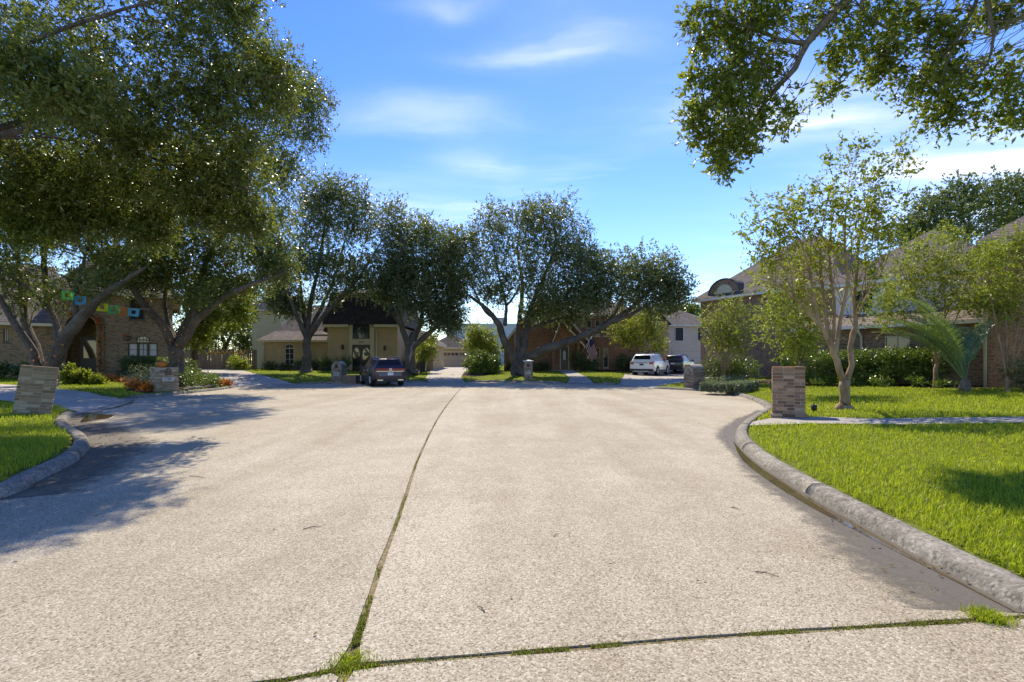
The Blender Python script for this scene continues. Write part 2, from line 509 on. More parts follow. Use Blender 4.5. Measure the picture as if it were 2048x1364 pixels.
M['screen'] = plain('window_screen', (0.025, 0.027, 0.032), 0.6, 0.4, vary=0.25)
M['inside'] = plain('room_interior', (0.05, 0.047, 0.042), 0.9, 0.1, vary=0.5, scale=2)
M['blind'] = plain('window_blind', (0.55, 0.55, 0.52), 0.7, 0.3, vary=0.1)
m_, nt_, b_ = new_mat('window_glass')
setp(nt_, b_, mixc(nt_, noise(nt_, objco(nt_), 1.1, 3.0), (0.012, 0.015, 0.018), (0.045, 0.052, 0.055)), 0.04, 0.75)
M['glass'] = m_
m_, nt_, b_ = new_mat('fence_wood')
co_ = objco(nt_)
g_ = noise(nt_, N(nt_, 'ShaderNodeMapping', {0: co_, 3: (9, 9, 0.7)}).outputs[0], 1.0, 6.0)
oi_ = N(nt_, 'ShaderNodeObjectInfo').outputs['Random']
fc_ = ramp(nt_, g_, [(0.3, (0.15, 0.115, 0.08)), (0.7, (0.27, 0.215, 0.155))])
fc_ = mixc(nt_, 1.0, fc_, ramp(nt_, oi_, [(0.0, (0.75, 0.75, 0.75)), (1.0, (1.15, 1.12, 1.08))]), 'MULTIPLY')
setp(nt_, b_, fc_, 0.85, 0.2)
M['fence'] = m_
m_, nt_, b_ = new_mat('pillar_brick_buff')                      # single bricks: each its own tone


def brick_piece(name, stops):
    m, nt, b = new_mat(name)
    co = objco(nt)
    oi = N(nt, 'ShaderNodeObjectInfo').outputs['Random']
    col = ramp(nt, oi, stops)
    n1 = noise(nt, co, 28.0, 5.0, 0.65)
    col = mixc(nt, 1.0, col, ramp(nt, n1, [(0.3, (0.62, 0.6, 0.58)), (0.72, (1.25, 1.22, 1.18))]), 'MULTIPLY')
    setp(nt, b, col, 0.9, 0.2, normal=bump(nt, n1, 0.5, 0.01))
    return m


M['piece_buff'] = brick_piece('pillar_brick_buff', [(0.0, (0.20, 0.145, 0.085)), (0.4, (0.30, 0.225, 0.14)), (0.8, (0.38, 0.295, 0.195)), (1.0, (0.50, 0.42, 0.31))])
M['piece_rust'] = brick_piece('pillar_brick_rust', [(0.0, (0.17, 0.10, 0.065)), (0.3, (0.30, 0.17, 0.105)), (0.7, (0.40, 0.25, 0.155)), (0.92, (0.52, 0.37, 0.25)), (1.0, (0.48, 0.11, 0.06))])
M['piece_grey'] = brick_piece('pillar_brick_grey', [(0.0, (0.12, 0.095, 0.08)), (0.5, (0.20, 0.16, 0.135)), (1.0, (0.31, 0.26, 0.22))])
M['mortar'] = plain('pillar_mortar', (0.36, 0.32, 0.26), 0.95, 0.1, vary=0.2, scale=20)
M['plaque'] = plain('plaque_white', (0.50, 0.50, 0.48), 0.5, 0.4, vary=0.05)
M['navy'] = plain('numeral_navy', (0.04, 0.045, 0.10), 0.5, 0.4)

# ------------------------------------------------------------------ road, kerbs, lawns, drives
R1 = [(2.6, -60), (2.62, -20), (2.7, -6), (2.85, -2), (3.05, 1.2), (3.24, 3.06), (3.3, 3.87), (3.37, 4.48), (3.46, 5.33), (3.65, 6.58), (3.92, 7.93), (4.36, 9.38), (4.85, 10.5),
      (5.4, 11.5), (6.05, 12.5), (6.95, 13.8), (7.95, 15.3), (8.75, 16.9), (9.75, 20.1), (10.1, 22.5), (9.75, 24.4), (8.8, 26.0), (7.7, 27.2)]
L5 = [(6.9, 30.5), (6.3, 31.2), (5.4, 32.0)]
L4 = [(3.6, 33.2), (2.0, 34.0), (0.3, 34.7), (-1.5, 35.1), (-3.3, 35.3)]
L3 = [(-6.2, 35.1), (-7.5, 34.9), (-9.3, 34.5), (-10.5, 33.9), (-12.2, 32.9), (-13.4, 32.4), (-14.4, 32.2)]
L2 = [(-17.0, 29.3), (-16.2, 28.3), (-15.6, 26.0), (-15.5, 24.0), (-15.6, 22.3), (-15.75, 21.0), (-15.6, 19.6)]
L1 = [(-13.1, 14.6), (-12.2, 13.4), (-11.3, 12.3), (-10.4, 11.4), (-9.6, 10.7), (-8.75, 9.95), (-7.8, 8.95), (-7.1, 8.0), (-6.6, 7.15), (-6.26, 6.4), (-5.87, 5.54),
      (-5.65, 3.0), (-5.6, 0.0), (-5.6, -6.0), (-5.6, -60)]
runs = [catmull(np.array(r), 0.3) for r in (R1, L5, L4, L3, L2, L1)]
ROAD = np.vstack(runs)                    # counter-clockwise: road lies to the left of the walk


def inside(P, poly):
    x, y = P[:, 0], P[:, 1]
    res = np.zeros(len(P), bool)
    n = len(poly)
    j = n - 1
    for i in range(n):
        xi, yi, xj, yj = poly[i][0], poly[i][1], poly[j][0], poly[j][1]
        c = (yi > y) != (yj > y)
        if c.any():
            xx = (xj - xi) * (y - yi) / (yj - yi + 1e-12) + xi
            res ^= c & (x < xx)
        j = i
    return res


def edge_dist(P, poly):
    best = np.full(len(P), 1e9)
    n = len(poly)
    for i in range(n):
        a, b = np.array(poly[i][:2]), np.array(poly[(i + 1) % n][:2])
        ab = b - a
        t = np.clip(((P - a) @ ab) / max(ab @ ab, 1e-9), 0, 1)
        d = np.linalg.norm(P - a - t[:, None] * ab, axis=1)
        best = np.minimum(best, d)
    return best


def road_sd_exact(P):
    d = edge_dist(P, ROAD)
    return np.where(inside(P, ROAD), -d, d)


SX, SY, SS = np.arange(-48, 48.1, 0.3), np.arange(-12, 76.1, 0.3), 0.3
_g = np.stack(np.meshgrid(SX, SY), -1).reshape(-1, 2)
SDG = road_sd_exact(_g).reshape(len(SY), len(SX))


def road_sd(P):
    """signed distance to the road edge, read from a fine grid"""
    fx = np.clip((P[:, 0] - SX[0]) / SS, 0, len(SX) - 1.001)
    fy = np.clip((P[:, 1] - SY[0]) / SS, 0, len(SY) - 1.001)
    i, j = fx.astype(int), fy.astype(int)
    u, v = fx - i, fy - j
    return (SDG[j, i] * (1 - u) + SDG[j, i + 1] * u) * (1 - v) + (SDG[j + 1, i] * (1 - u) + SDG[j + 1, i + 1] * u) * v


def rise(P, sdist):
    k = 0.062 * (1 - 0.78 * np.exp(-((P[:, 0] - 14) / 6.0) ** 2 - ((P[:, 1] - 41) / 10.0) ** 2))
    k = k * (1 - 0.45 * np.exp(-((P[:, 0] + 7) / 3.5) ** 2 - ((P[:, 1] - 50) / 14.0) ** 2))
    s = np.maximum(sdist - 0.3, 0)
    r = k * s
    return 0.6 * np.tanh(r / 0.6)


def lawn_z(P):
    s = road_sd(P)
    wob = 0.012 * np.sin(P[:, 0] * 1.7 + P[:, 1] * 0.9) + 0.01 * np.sin(P[:, 0] * 0.6 - P[:, 1] * 1.9)
    return 0.108 + rise(P, s) + wob * np.clip(s, 0, 1)


def drive_z(P):
    s = road_sd(P)
    t = np.clip(s / 2.6, 0, 1)
    t = t * t * (3 - 2 * t)
    return 0.014 + t * (0.118 + rise(P, s))


def GZ(x, y):
    return float(lawn_z(np.array([[x, y]]))[0])


DRIVES = {
    'left': [(-12.75, 14.2), (-14.2, 15.2), (-18, 16.2), (-30, 17.6), (-60, 19), (-60, 27), (-30, 23.4), (-22, 21.7), (-18, 20.5), (-15.5, 19.75)],
    'fence': [(-16.6, 28.75), (-18.6, 31.0), (-24, 37.5), (-30.2, 45.5), (-25.8, 45.5), (-20.6, 38.5), (-16.8, 34.2), (-14.2, 32.1)],
    'garage': [(-6.0, 35.0), (-6.6, 37), (-7.6, 45), (-10.6, 62.2), (-5.1, 62.2), (-4.4, 45), (-4.0, 38), (-3.4, 35.2)],
    'cars': [(6.75, 30.7), (8.3, 36), (9.3, 40), (14.5, 51.3), (21.5, 51.3), (19.6, 41), (16.5, 35), (11.5, 30.2), (7.85, 27.0)],
}
WALKS = {
    'pillar': [(5.75, 11.55), (6.55, 12.2), (7.6, 11.95), (8.25, 11.1), (10.7, 10.15), (18, 7.4), (18, 6.5), (9.9, 9.3), (7.3, 10.25), (6.6, 10.55), (5.35, 10.9)],
    'door': [(3.75, 33.05), (4.3, 36), (4.4, 46.2), (5.7, 46.2), (5.6, 37), (5.5, 31.95)],
}


def paved(P, grow=0.0):
    m = np.zeros(len(P), bool)
    for d in list(DRIVES.values()) + list(WALKS.values()):
        i = inside(P, d)
        if grow:
            i |= edge_dist(P, d) < grow
        m |= i
    return m


def cdt_sheet(name, poly, zf, mat, spacing=1.0, lift=0.0):
    b = []
    n = len(poly)
    for i in range(n):
        a, c = np.array(poly[i]), np.array(poly[(i + 1) % n])
        k = max(1, int(np.linalg.norm(c - a) / 0.7))
        b += [tuple(a + (c - a) * j / k) for j in range(k)]
    nb = len(b)
    P = np.array(poly)
    gx, gy = np.meshgrid(np.arange(P[:, 0].min(), P[:, 0].max(), spacing), np.arange(P[:, 1].min(), P[:, 1].max(), spacing))
    g = np.stack([gx.ravel() + 0.013, gy.ravel() + 0.017], 1)
    g = g[inside(g, poly) & (edge_dist(g, poly) > 0.3)]
    pts = [Vector(p) for p in b] + [Vector(p) for p in g]
    vo, _, fo, *_ = delaunay_2d_cdt(pts, [(i, (i + 1) % nb) for i in range(nb)], [], 1, 1e-4)
    A = np.array([(v.x, v.y) for v in vo])
    Z = zf(A) + lift
    nv = len(A)
    verts = [(A[i, 0], A[i, 1], Z[i]) for i in range(nv)]
    return mesh_obj(name, verts, fo, mat, None, True)


# -- the road: soil bed in the joints, four concrete slabs on it
bed = mesh_obj('road', [(p[0], p[1], -0.011) for p in ROAD], [tuple(range(len(ROAD)))], M['dirt'])
tag(bed, kind='structure')
J = catmull([(-0.84, -60), (-0.84, -30), (-0.84, -6), (-0.84, -1), (-0.845, 1.0), (-0.85, 2.0), (-0.86, 2.5), (-0.92, 3.0), (-1.02, 3.75), (-1.16, 4.99), (-1.55, 8.14), (-2.09, 14.06), (-2.6, 22.1), (-3.0, 30), (-3.2, 35.25)], 0.5)
CJ = catmull([(-5.7, 1.45), (-3.4, 1.9), (-1.13, 2.42), (-0.86, 2.52), (0.21, 2.667), (1.39, 2.82), (2.79, 2.97), (3.22, 3.02)], 0.3)


def cut(line, axis, val, side):
    return [p for p in line if (p[axis] - val) * side > 0]


def jag(pts, amp=0.006):
    return [(p[0] + random.uniform(-amp, amp), p[1] + random.uniform(-amp, amp)) for p in pts]


g = 0.022
rr = [tuple(p) for p in runs[0]]
ll = [tuple(p) for p in runs[5]]
far_r = [tuple(p) for p in runs[1]] + [tuple(p) for p in runs[2]]
far_l = [tuple(p) for p in runs[3]] + [tuple(p) for p in runs[4]]
Jf = [tuple(p) for p in J if p[1] > 2.56]
Jn = [tuple(p) for p in J if p[1] < 2.44]
CJr = [tuple(p) for p in CJ if p[0] > -0.82]
CJl = [tuple(p) for p in CJ if p[0] < -0.89]
slabs = [
    [(-0.80, 2.56)] + jag([(p[0], p[1] + g) for p in CJr]) + [p for p in rr if p[1] > 3.06] + far_r + jag([(p[0] + g, p[1]) for p in Jf[::-1]]),
    jag([(p[0] - g, p[1]) for p in Jf]) + far_l + [p for p in ll if p[1] > 1.5] + jag([(p[0], p[1] + g) for p in CJl]),
    [p for p in rr if p[1] < 2.98] + jag([(p[0], p[1] - g) for p in CJr[::-1]]) + [(-0.815, 2.49)] + [(p[0] + g, p[1]) for p in Jn[::-1]],
    [(p[0] - g, p[1]) for p in Jn] + [(-0.875, 2.44)] + jag([(p[0], p[1] - g) for p in CJl[::-1]]) + [p for p in ll if p[1] < 1.4],
]
for s in slabs:
    q_ = []
    for p in s:
        if not q_ or math.hypot(p[0] - q_[-1][0], p[1] - q_[-1][1]) > 0.01:
            q_.append((float(p[0]), float(p[1])))
    n = len(q_)
    vo, _, fo, *_ = delaunay_2d_cdt([Vector(p) for p in q_], [(i, (i + 1) % n) for i in range(n)], [], 1, 1e-5)
    v = [(p.x, p.y, 0.0) for p in vo]
    k0 = len(v)
    v += [(p[0], p[1], 0.0) for p in q_] + [(p[0], p[1], -0.03) for p in q_]
    f = [tuple(t) for t in fo] + [(k0 + i, k0 + i + n, k0 + (i + 1) % n + n, k0 + (i + 1) % n) for i in range(n)]
    mesh_obj('slab', v, f, M['road'], bed)

# -- kerbs: rounded concrete, cast in lengths
PROF = [(o * .84, z * .84) for o, z in [(-0.02, -0.03), (0.0, 0.0), (0.018, 0.055), (0.05, 0.105), (0.095, 0.138), (0.155, 0.15), (0.225, 0.148), (0.265, 0.135), (0.285, 0.10), (0.29, 0.0)]]


def make_kerb(line, taper0, taper1, cutlen=3.0):
    root = tag(thing('kerb', None, None), kind='structure')
    L = np.array(line)
    T = np.gradient(L, axis=0)
    T = nrm(T)
    Nn = np.stack([T[:, 1], -T[:, 0]], 1)          # right of travel = away from the road
    s = np.concatenate([[0], np.cumsum(np.linalg.norm(np.diff(L, axis=0), axis=1))])
    ncut = max(1, int(round(s[-1] / cutlen)))
    for c in range(ncut):
        a, b = s[-1] * c / ncut + 0.009, s[-1] * (c + 1) / ncut - 0.009
        k = max(4, int((b - a) / 0.16))
        tt = np.linspace(a, b, k)
        px, py = np.interp(tt, s, L[:, 0]), np.interp(tt, s, L[:, 1])
        nx, ny = np.interp(tt, s, Nn[:, 0]), np.interp(tt, s, Nn[:, 1])
        v, f = [], []
        m = len(PROF)
        dz = random.uniform(-0.004, 0.004)
        for i in range(k):
            h = 1.0
            if taper0:
                h = min(h, 0.25 + (tt[i]) / 0.9)
            if taper1:
                h = min(h, 0.25 + (s[-1] - tt[i]) / 0.9)
            chip = random.uniform(-0.006, 0.003) - (random.uniform(0, .025) if random.random() < .07 else 0)
            for o, z in PROF:
                jz = random.uniform(-0.003, 0.003)
                v.append((px[i] + nx[i] * (o + jz), py[i] + ny[i] * (o + jz), (z + (chip if z > 0.09 else 0) + dz + jz) * h if z > 0 else z))
        for i in range(k - 1):
            for q in range(m - 1):
                f.append((i * m + q, i * m + q + 1, (i + 1) * m + q + 1, (i + 1) * m + q))
        f.append(tuple(range(m)))
        f.append(tuple((k - 1) * m + q for q in range(m - 1, -1, -1)))
        mesh_obj('kerb_section', v, f, M['kerb'], root, True)


near = lambda r: [p for p in r if p[1] > -12]
make_kerb(near(runs[0]), False, True)
make_kerb(runs[1], True, True)
make_kerb(runs[2], True, True)
make_kerb(runs[3], True, True)
make_kerb(runs[4], True, True)
make_kerb(near(runs[5]), True, False)

# -- lawn / ground sheet to the horizon
ax = np.concatenate([[-1500, -600, -250, -120, -75, -55], np.arange(-45, 45.01, 0.35), [55, 75, 120, 250, 600, 1500]])
ay = np.concatenate([[-800, -300, -100, -40, -20, -10], np.arange(-6, 72.01, 0.35), [80, 100, 140, 250, 600, 1500]])
gx, gy = np.meshgrid(ax, ay)
P = np.stack([gx.ravel(), gy.ravel()], 1)
sdist = road_sd(P)
Z = lawn_z(P)
dm = paved(P)
Z = np.where(dm, np.minimum(Z, drive_z(P)) - 0.075, Z)
Z = np.where(sdist < 0.27, np.where(dm, Z, 0.03), Z)
nx_, ny_ = len(ax), len(ay)
idx = np.arange(nx_ * ny_).reshape(ny_, nx_)
q = np.stack([idx[:-1, :-1], idx[:-1, 1:], idx[1:, 1:], idx[1:, :-1]], -1).reshape(-1, 4)
keep = (sdist[q] > -0.08).any(axis=1)
q = q[keep]
Z = np.where(sdist < 0.16, -0.06, Z)
lawn = mesh_obj('lawn', np.stack([P[:, 0], P[:, 1], Z], 1).tolist(), q.tolist(), M['lawn'], None, True)
tag(lawn, kind='structure')
for k, poly in DRIVES.items():
    tag(cdt_sheet('driveway', poly, drive_z, M['drive'], 0.9, 0.0), kind='structure')
for k, poly in WALKS.items():
    tag(cdt_sheet('walkway', poly, drive_z if k == 'door' else (lambda A: lawn_z(A) + 0.012), M['walk'], 0.6, 0.006), kind='structure')

# -- dirt and water lying in the gutters
rs = np.array([p for p in rr if 1.0 < p[1] < 15.5])


def gutter_strip(name, line, wid, mat, z, kind='structure', seed=0, inner=0.0):
    L = catmull(line, 0.12)
    T = nrm(np.gradient(L, axis=0))
    Nn = np.stack([-T[:, 1], T[:, 0]], 1)           # towards the road
    r_ = np.random.default_rng(seed)
    w = np.interp(np.arange(len(L)), np.linspace(0, len(L), len(wid)), wid)
    nz = np.convolve(r_.normal(0, 1, len(L) + 40), np.ones(17) / 17, 'same')[20:20 + len(L)]
    w = np.maximum(w * (1 + 0.7 * nz), 0.01) if mat is M['silt'] else np.maximum(w * (1 + 0.35 * nz), 0.004)
    cols = (0.0, 0.3, 0.6, 0.85, 1.0)
    v, cv = [], []
    for c in cols:
        A = L + Nn * (inner + w[:, None] * c)
        v += [(a[0], a[1], z) for a in A]
        cv += [1.0 - c ** 1.5] * len(L)
    n = len(L)
    f = [(k * n + i, k * n + i + 1, (k + 1) * n + i + 1, (k + 1) * n + i) for k in range(len(cols) - 1) for i in range(n - 1)]
    o = mesh_obj(name, v, f, mat)
    at = o.data.attributes.new('cover', 'FLOAT', 'POINT')
    at.data.foreach_set('value', cv)
    return tag(o, kind=kind)


gutter_strip('gutter_silt', [p for p in R1 if 2.0 < p[1] < 16.5], [0.75, 0.6, 0.5, 0.42, 0.42, 0.5, 0.4, 0.3, 0.2], M['silt'], 0.004, seed=3)
gutter_strip('gutter_water', [p for p in R1 if 3.0 < p[1] < 10.0], [0.01, 0.05, 0.12, 0.17, 0.20, 0.20, 0.17, 0.13, 0.08, 0.04, 0.01], M['water'], 0.008, seed=5, inner=0.05)
gutter_strip('gutter_silt', [p for p in L1 if 3.5 < p[1] < 15.0], [0.7, 1.0, 0.9, 0.8, 1.2, 0.9], M['silt'], 0.004, seed=8)
gutter_strip('gutter_water', [(-12.6, 14.2), (-11.9, 13.2), (-11.2, 12.3)], [0.02, 0.7, 0.6, 0.02], M['water'], 0.008, seed=9, inner=0.15)
gutter_strip('gutter_silt', [(-15.2, 19.4), (-13.9, 17.2), (-12.9, 14.9)], [0.1, 0.3, 0.25, 0.1], M['silt'], 0.004, seed=12)
gutter_strip('gutter_silt', L3, [0.2, 0.45, 0.3, 0.4, 0.2], M['silt'], 0.004, seed=13)
gutter_strip('gutter_silt', L4, [0.2, 0.4, 0.3, 0.4, 0.2], M['silt'], 0.004, seed=14)


# -- grass
def blades(P, Zb, length, width, mat, name, lean=0.55):
    n = len(P)
    az = rng.uniform(0, 2 * np.pi, n)
    d = np.stack([np.cos(az), np.sin(az)], 1)
    side = np.stack([-d[:, 1], d[:, 0]], 1)
    lean_ = rng.uniform(0.1, lean, n) * length
    ht = np.sqrt(np.maximum(length ** 2 - lean_ ** 2, 1e-6))
    b = np.concatenate([P, Zb[:, None]], 1)
    s3 = np.concatenate([side, np.zeros((n, 1))], 1) * (width / 2)[:, None]
    mid = b + np.concatenate([d * (lean_ * 0.35)[:, None], (ht * 0.62)[:, None]], 1)
    tip = b + np.concatenate([d * lean_[:, None], ht[:, None]], 1)
    V = np.stack([b - s3, b + s3, mid + s3 * 0.85, mid - s3 * 0.85], 1)
    V2 = np.stack([mid - s3 * 0.85, mid + s3 * 0.85, tip + s3 * 0.12, tip - s3 * 0.12], 1)
    return V, V2


def grass_points(n, dmin, dmax, amin, amax, power=1.0):
    u = rng.uniform(0, 1, n)
    d = np.exp(np.log(dmin) + u ** power * (np.log(dmax) - np.log(dmin)))
    t = rng.uniform(amin, amax, n)
    P = np.stack([d * t, d], 1)
    s = road_sd(P)
    return P, s, d


BEDS = [  # soil beds without turf
    [(-16.4, 21.6), (-15.95, 23.5), (-16.1, 26), (-16.8, 28.2), (-18.5, 29.2), (-19.5, 27), (-18.5, 24), (-17.8, 22.2)],
    [(13, 29.2), (15.2, 28.8), (16.5, 25.5), (19.6, 21.6), (24, 20.6), (24, 16.9), (19.2, 17.3), (17.2, 18.2), (16.4, 20.6), (14.6, 23.2), (13.4, 26.2), (11.9, 27.2)],
    [(-34, 30.8), (-34, 27.6), (-28, 27.9), (-26, 28.8), (-23, 28.0), (-20.8, 26.6), (-20.4, 31), (-27, 31)],
    [(-24, 46), (-24, 44.6), (-11, 43.9), (-6.5, 46), (-8, 50)],
    [(-1, 46.5), (-1, 44.8), (4.3, 44.6), (4.3, 46.5)],
    [(5.8, 47.3), (5.8, 44.8), (13, 44.6), (13.5, 48)],
    [(-5.2, 40.5), (-3.2, 38.2), (-1.3, 40.8), (-1.6, 43.5), (-4.0, 44)],
]


def in_beds(P):
    m = np.zeros(len(P), bool)
    for b in BEDS:
        m |= inside(P, b)
    return m


P, s, d = grass_points(500000, 2.6, 66.0, -1.25, 1.12, 0.92)
ok = (s > 0.27 + np.abs(rng.normal(0, 0.05, len(s)))) & ~in_beds(P)
P, s, d = P[ok], s[ok], d[ok]
ok = ~paved(P, 0.03)
P, s, d = P[ok], s[ok], d[ok]
k = np.maximum(1.0, d / 7.0)
patch = 0.5 + 0.5 * np.sin(P[:, 0] * 2.1 + 1.3 * np.sin(P[:, 1] * 1.1)) * np.sin(P[:, 1] * 1.7 + np.sin(P[:, 0] * 0.8))
length = rng.uniform(0.045, 0.095, len(P)) * (0.85 + 0.35 * patch) * np.minimum(k, 1.7) ** 0.35
width = rng.uniform(0.006, 0.010, len(P)) * k ** 0.95
za = lawn_z(P) - 0.01
V, V2 = blades(P, za, length, width, None, None, 0.7)
nearm = d < 14
tag(quad_mesh('turf_grass', np.concatenate([V, V2[d < 18]]), M['grass']), 'bright green turf grass of the front lawns', 'grass', kind='stuff')

# weeds in the slab joints
jl = np.array([p for p in J if 2.5 < p[1] < 23])
t = rng.uniform(0, 1, 9000) ** 1.7
wt = catmull(jl, 0.05)
ii = (t * (len(wt) - 1)).astype(int)
pw = wt[ii] + rng.normal(0, 0.012, (len(ii), 2))
thin = rng.uniform(0, 1, len(ii)) < np.where(wt[ii][:, 1] < 3.0, 1.0, 0.30 * (np.sin(wt[ii][:, 1] * 2.7) + .6 * np.sin(wt[ii][:, 1] * 7.1) > -.1))
pw = pw[thin]
cl = catmull(np.array(CJ), 0.03)
t2 = rng.uniform(0.36, 1, 12000)
i2 = (t2 * (len(cl) - 1)).astype(int)
q2 = cl[i2]
dens = 0.06 + 0.7 * np.exp(-((q2[:, 0] + 0.9) / 0.4) ** 2) + 0.75 * (np.sin(q2[:, 0] * 5.3) + .7 * np.sin(q2[:, 0] * 13.1) > 0.35) + .4 * (q2[:, 0] > 1.9)
sel = rng.uniform(0, 1, len(q2)) < dens * 0.6
q2 = q2[sel] + rng.normal(0, 0.015, (sel.sum(), 2))
tuft = np.array([2.95, 3.0]) + rng.normal(0, 0.045, (1000, 2))
hub = np.array([-0.86, 2.56]) + rng.normal(0, 0.055, (900, 2))
pj = np.concatenate([pw, q2, tuft, hub])
lj = rng.uniform(0.006, 0.020, len(pj))
lj[-1900:-900] *= 3.0
V, V2 = blades(pj, np.full(len(pj), -0.012), lj + 0.012, rng.uniform(0.003, 0.007, len(pj)), None, None, 0.85)
tag(quad_mesh('joint_weeds', np.concatenate([V, V2]), [M['weed'], M['grass']], None, np.tile((np.arange(len(V)) >= len(V) - 1900).astype(int), 2)), 'low green weeds growing in the joints between the road slabs', 'weeds', kind='stuff')


# fallen leaves and twigs
def litter(n, fn, size):
    P = fn(n)
    a = rng.uniform(0, 2 * np.pi, n)
    L = rng.uniform(0.5, 1.2, n) * size
    d = np.stack([np.cos(a), np.sin(a), rng.uniform(-0.25, 0.3, n)], 1) * L[:, None] / 2
    s = np.stack([-np.sin(a), np.cos(a), rng.uniform(-0.4, 0.4, n)], 1) * L[:, None] * 0.22
    c = np.stack([P[:, 0], P[:, 1], P[:, 2] + 0.008 + L * 0.12], 1)
    return np.stack([c - d, c + s, c + d, c - s], 1)


def along(line, w, z, y0, y1):
    Lc = catmull(np.array(line), 0.1)
    Lc = Lc[(Lc[:, 1] > y0) & (Lc[:, 1] < y1)]

    def fn(n):
        T = nrm(np.gradient(Lc, axis=0))
        i = rng.integers(0, len(Lc), n)
        o = np.abs(rng.normal(0, w, n))
        p = Lc[i] + np.stack([-T[i, 1], T[i, 0]], 1) * o[:, None]
        return np.stack([p[:, 0], p[:, 1], np.full(n, z)], 1)
    return fn


def on_road(n):
    d = np.exp(rng.uniform(np.log(2.6), np.log(26), n * 3))
    p = np.stack([d * rng.uniform(-1.05, 1.05, n * 3), d], 1)
    p = p[road_sd(p) < -0.3][:n]
    p = np.resize(p, (n, 2))
    return np.stack([p[:, 0], p[:, 1], np.zeros(n)], 1)


def lawn_patch(n):
    p = np.array([7.2, 7.4]) + rng.normal(0, 1, (n, 2)) * np.array([.45, .3])
    return np.stack([p[:, 0], p[:, 1], lawn_z(p) + rng.uniform(.03, .09, n)], 1)


lit = [litter(60, lawn_patch, 0.06), litter(900, along(L1, 0.32, 0.004, 3.0, 15.0), 0.05), litter(160, along(R1, 0.2, 0.004, 2.4, 14.0), 0.04), litter(120, on_road, 0.035),
       litter(260, along(L3, 0.4, 0.004, 30, 36), 0.07), litter(260, along(L4, 0.4, 0.004, 30, 36), 0.07)]
tag(quad_mesh('leaf_litter', np.concatenate(lit), M['litter']), 'brown dead leaves lying along the gutters and on the road', 'leaf litter', kind='stuff')
tw = MB()
for (x, y, a, L) in ((-1.9, 4.6, 0.5, 0.16), (-4.3, 6.6, -0.35, 0.3), (1.9, 3.6, -0.6, 0.16), (2.4, 5.2, -0.9, 0.1), (0.4, 4.4, 0.9, 0.08), (-0.2, 3.1, 2.2, 0.09)):
    dx, dy = math.cos(a) * L / 2, math.sin(a) * L / 2
    tw.tube([(x - dx, y - dy, 0.006), (x, y + 0.01, 0.012), (x + dx, y + dy, 0.006)], [0.004, 0.004, 0.002], 4)
tag(tw.build('twig_litter', M['bark']), 'thin broken twigs scattered on the concrete road', 'twigs', kind='stuff')
for bpoly in BEDS:
    tag(cdt_sheet('planting_bed', bpoly, lawn_z, M['soil'], 0.7, 0.015), kind='structure')


# ------------------------------------------------------------------ plants
def leaf_quads(C, radius, twigs, leaves, twig_len, leaf, aspect=0.38, up=0.15, wild=0.75, flat=0.9, droop=0.15):
    n = len(C)
    rad = np.repeat(np.broadcast_to(radius, (n,)), twigs)
    c = np.repeat(C, twigs, axis=0)
    T = len(c)
    off = rng.normal(0, 1, (T, 3))
    off = nrm(off) * (rng.uniform(0, 1, T) ** 0.5)[:, None]
    base = c + off * rad[:, None]
    dr = nrm(off * 0.8 + rng.normal(0, 0.5, (T, 3)) + np.array([0, 0, up]))
    tl = rng.uniform(0.6, 1.3, T) * twig_len
    out = []
    for j in range(leaves):
        t = (j + rng.uniform(0.2, 0.9, T)) / leaves
        pos = base + dr * (tl * t)[:, None] - np.array([0, 0, 1]) * (droop * tl * t * t)[:, None]
        ld = nrm(dr * 0.6 + rng.normal(0, 1, (T, 3)) * wild)
        nv = nrm(np.array([0, 0, flat]) + rng.normal(0, 0.75, (T, 3)))
        sd_ = nrm(np.cross(ld, nv))
        L = leaf * np.clip(rng.lognormal(-.04, .32, T), .45, 1.9)
        w = L * aspect * rng.uniform(0.8, 1.2, T)
        a = pos
        tip = pos + ld * L[:, None]
        m = pos + ld * (L * 0.45)[:, None] + nrm(np.cross(sd_, ld)) * (0.10 * L)[:, None]
        out.append(np.stack([a, m + sd_ * (w / 2)[:, None], tip, m - sd_ * (w / 2)[:, None]], 1))
    return np.concatenate(out)


def ellipsoid_points(c, r, n, shell=2.2):
    u = nrm(rng.normal(0, 1, (n, 3))) * (rng.uniform(0, 1, n) ** (1 / shell))[:, None]
    return np.array(c) + u * np.array(r)


def wig(points, amp):
    return [tuple(np.array(p) + rng.normal(0, amp, 3)) for p in points]


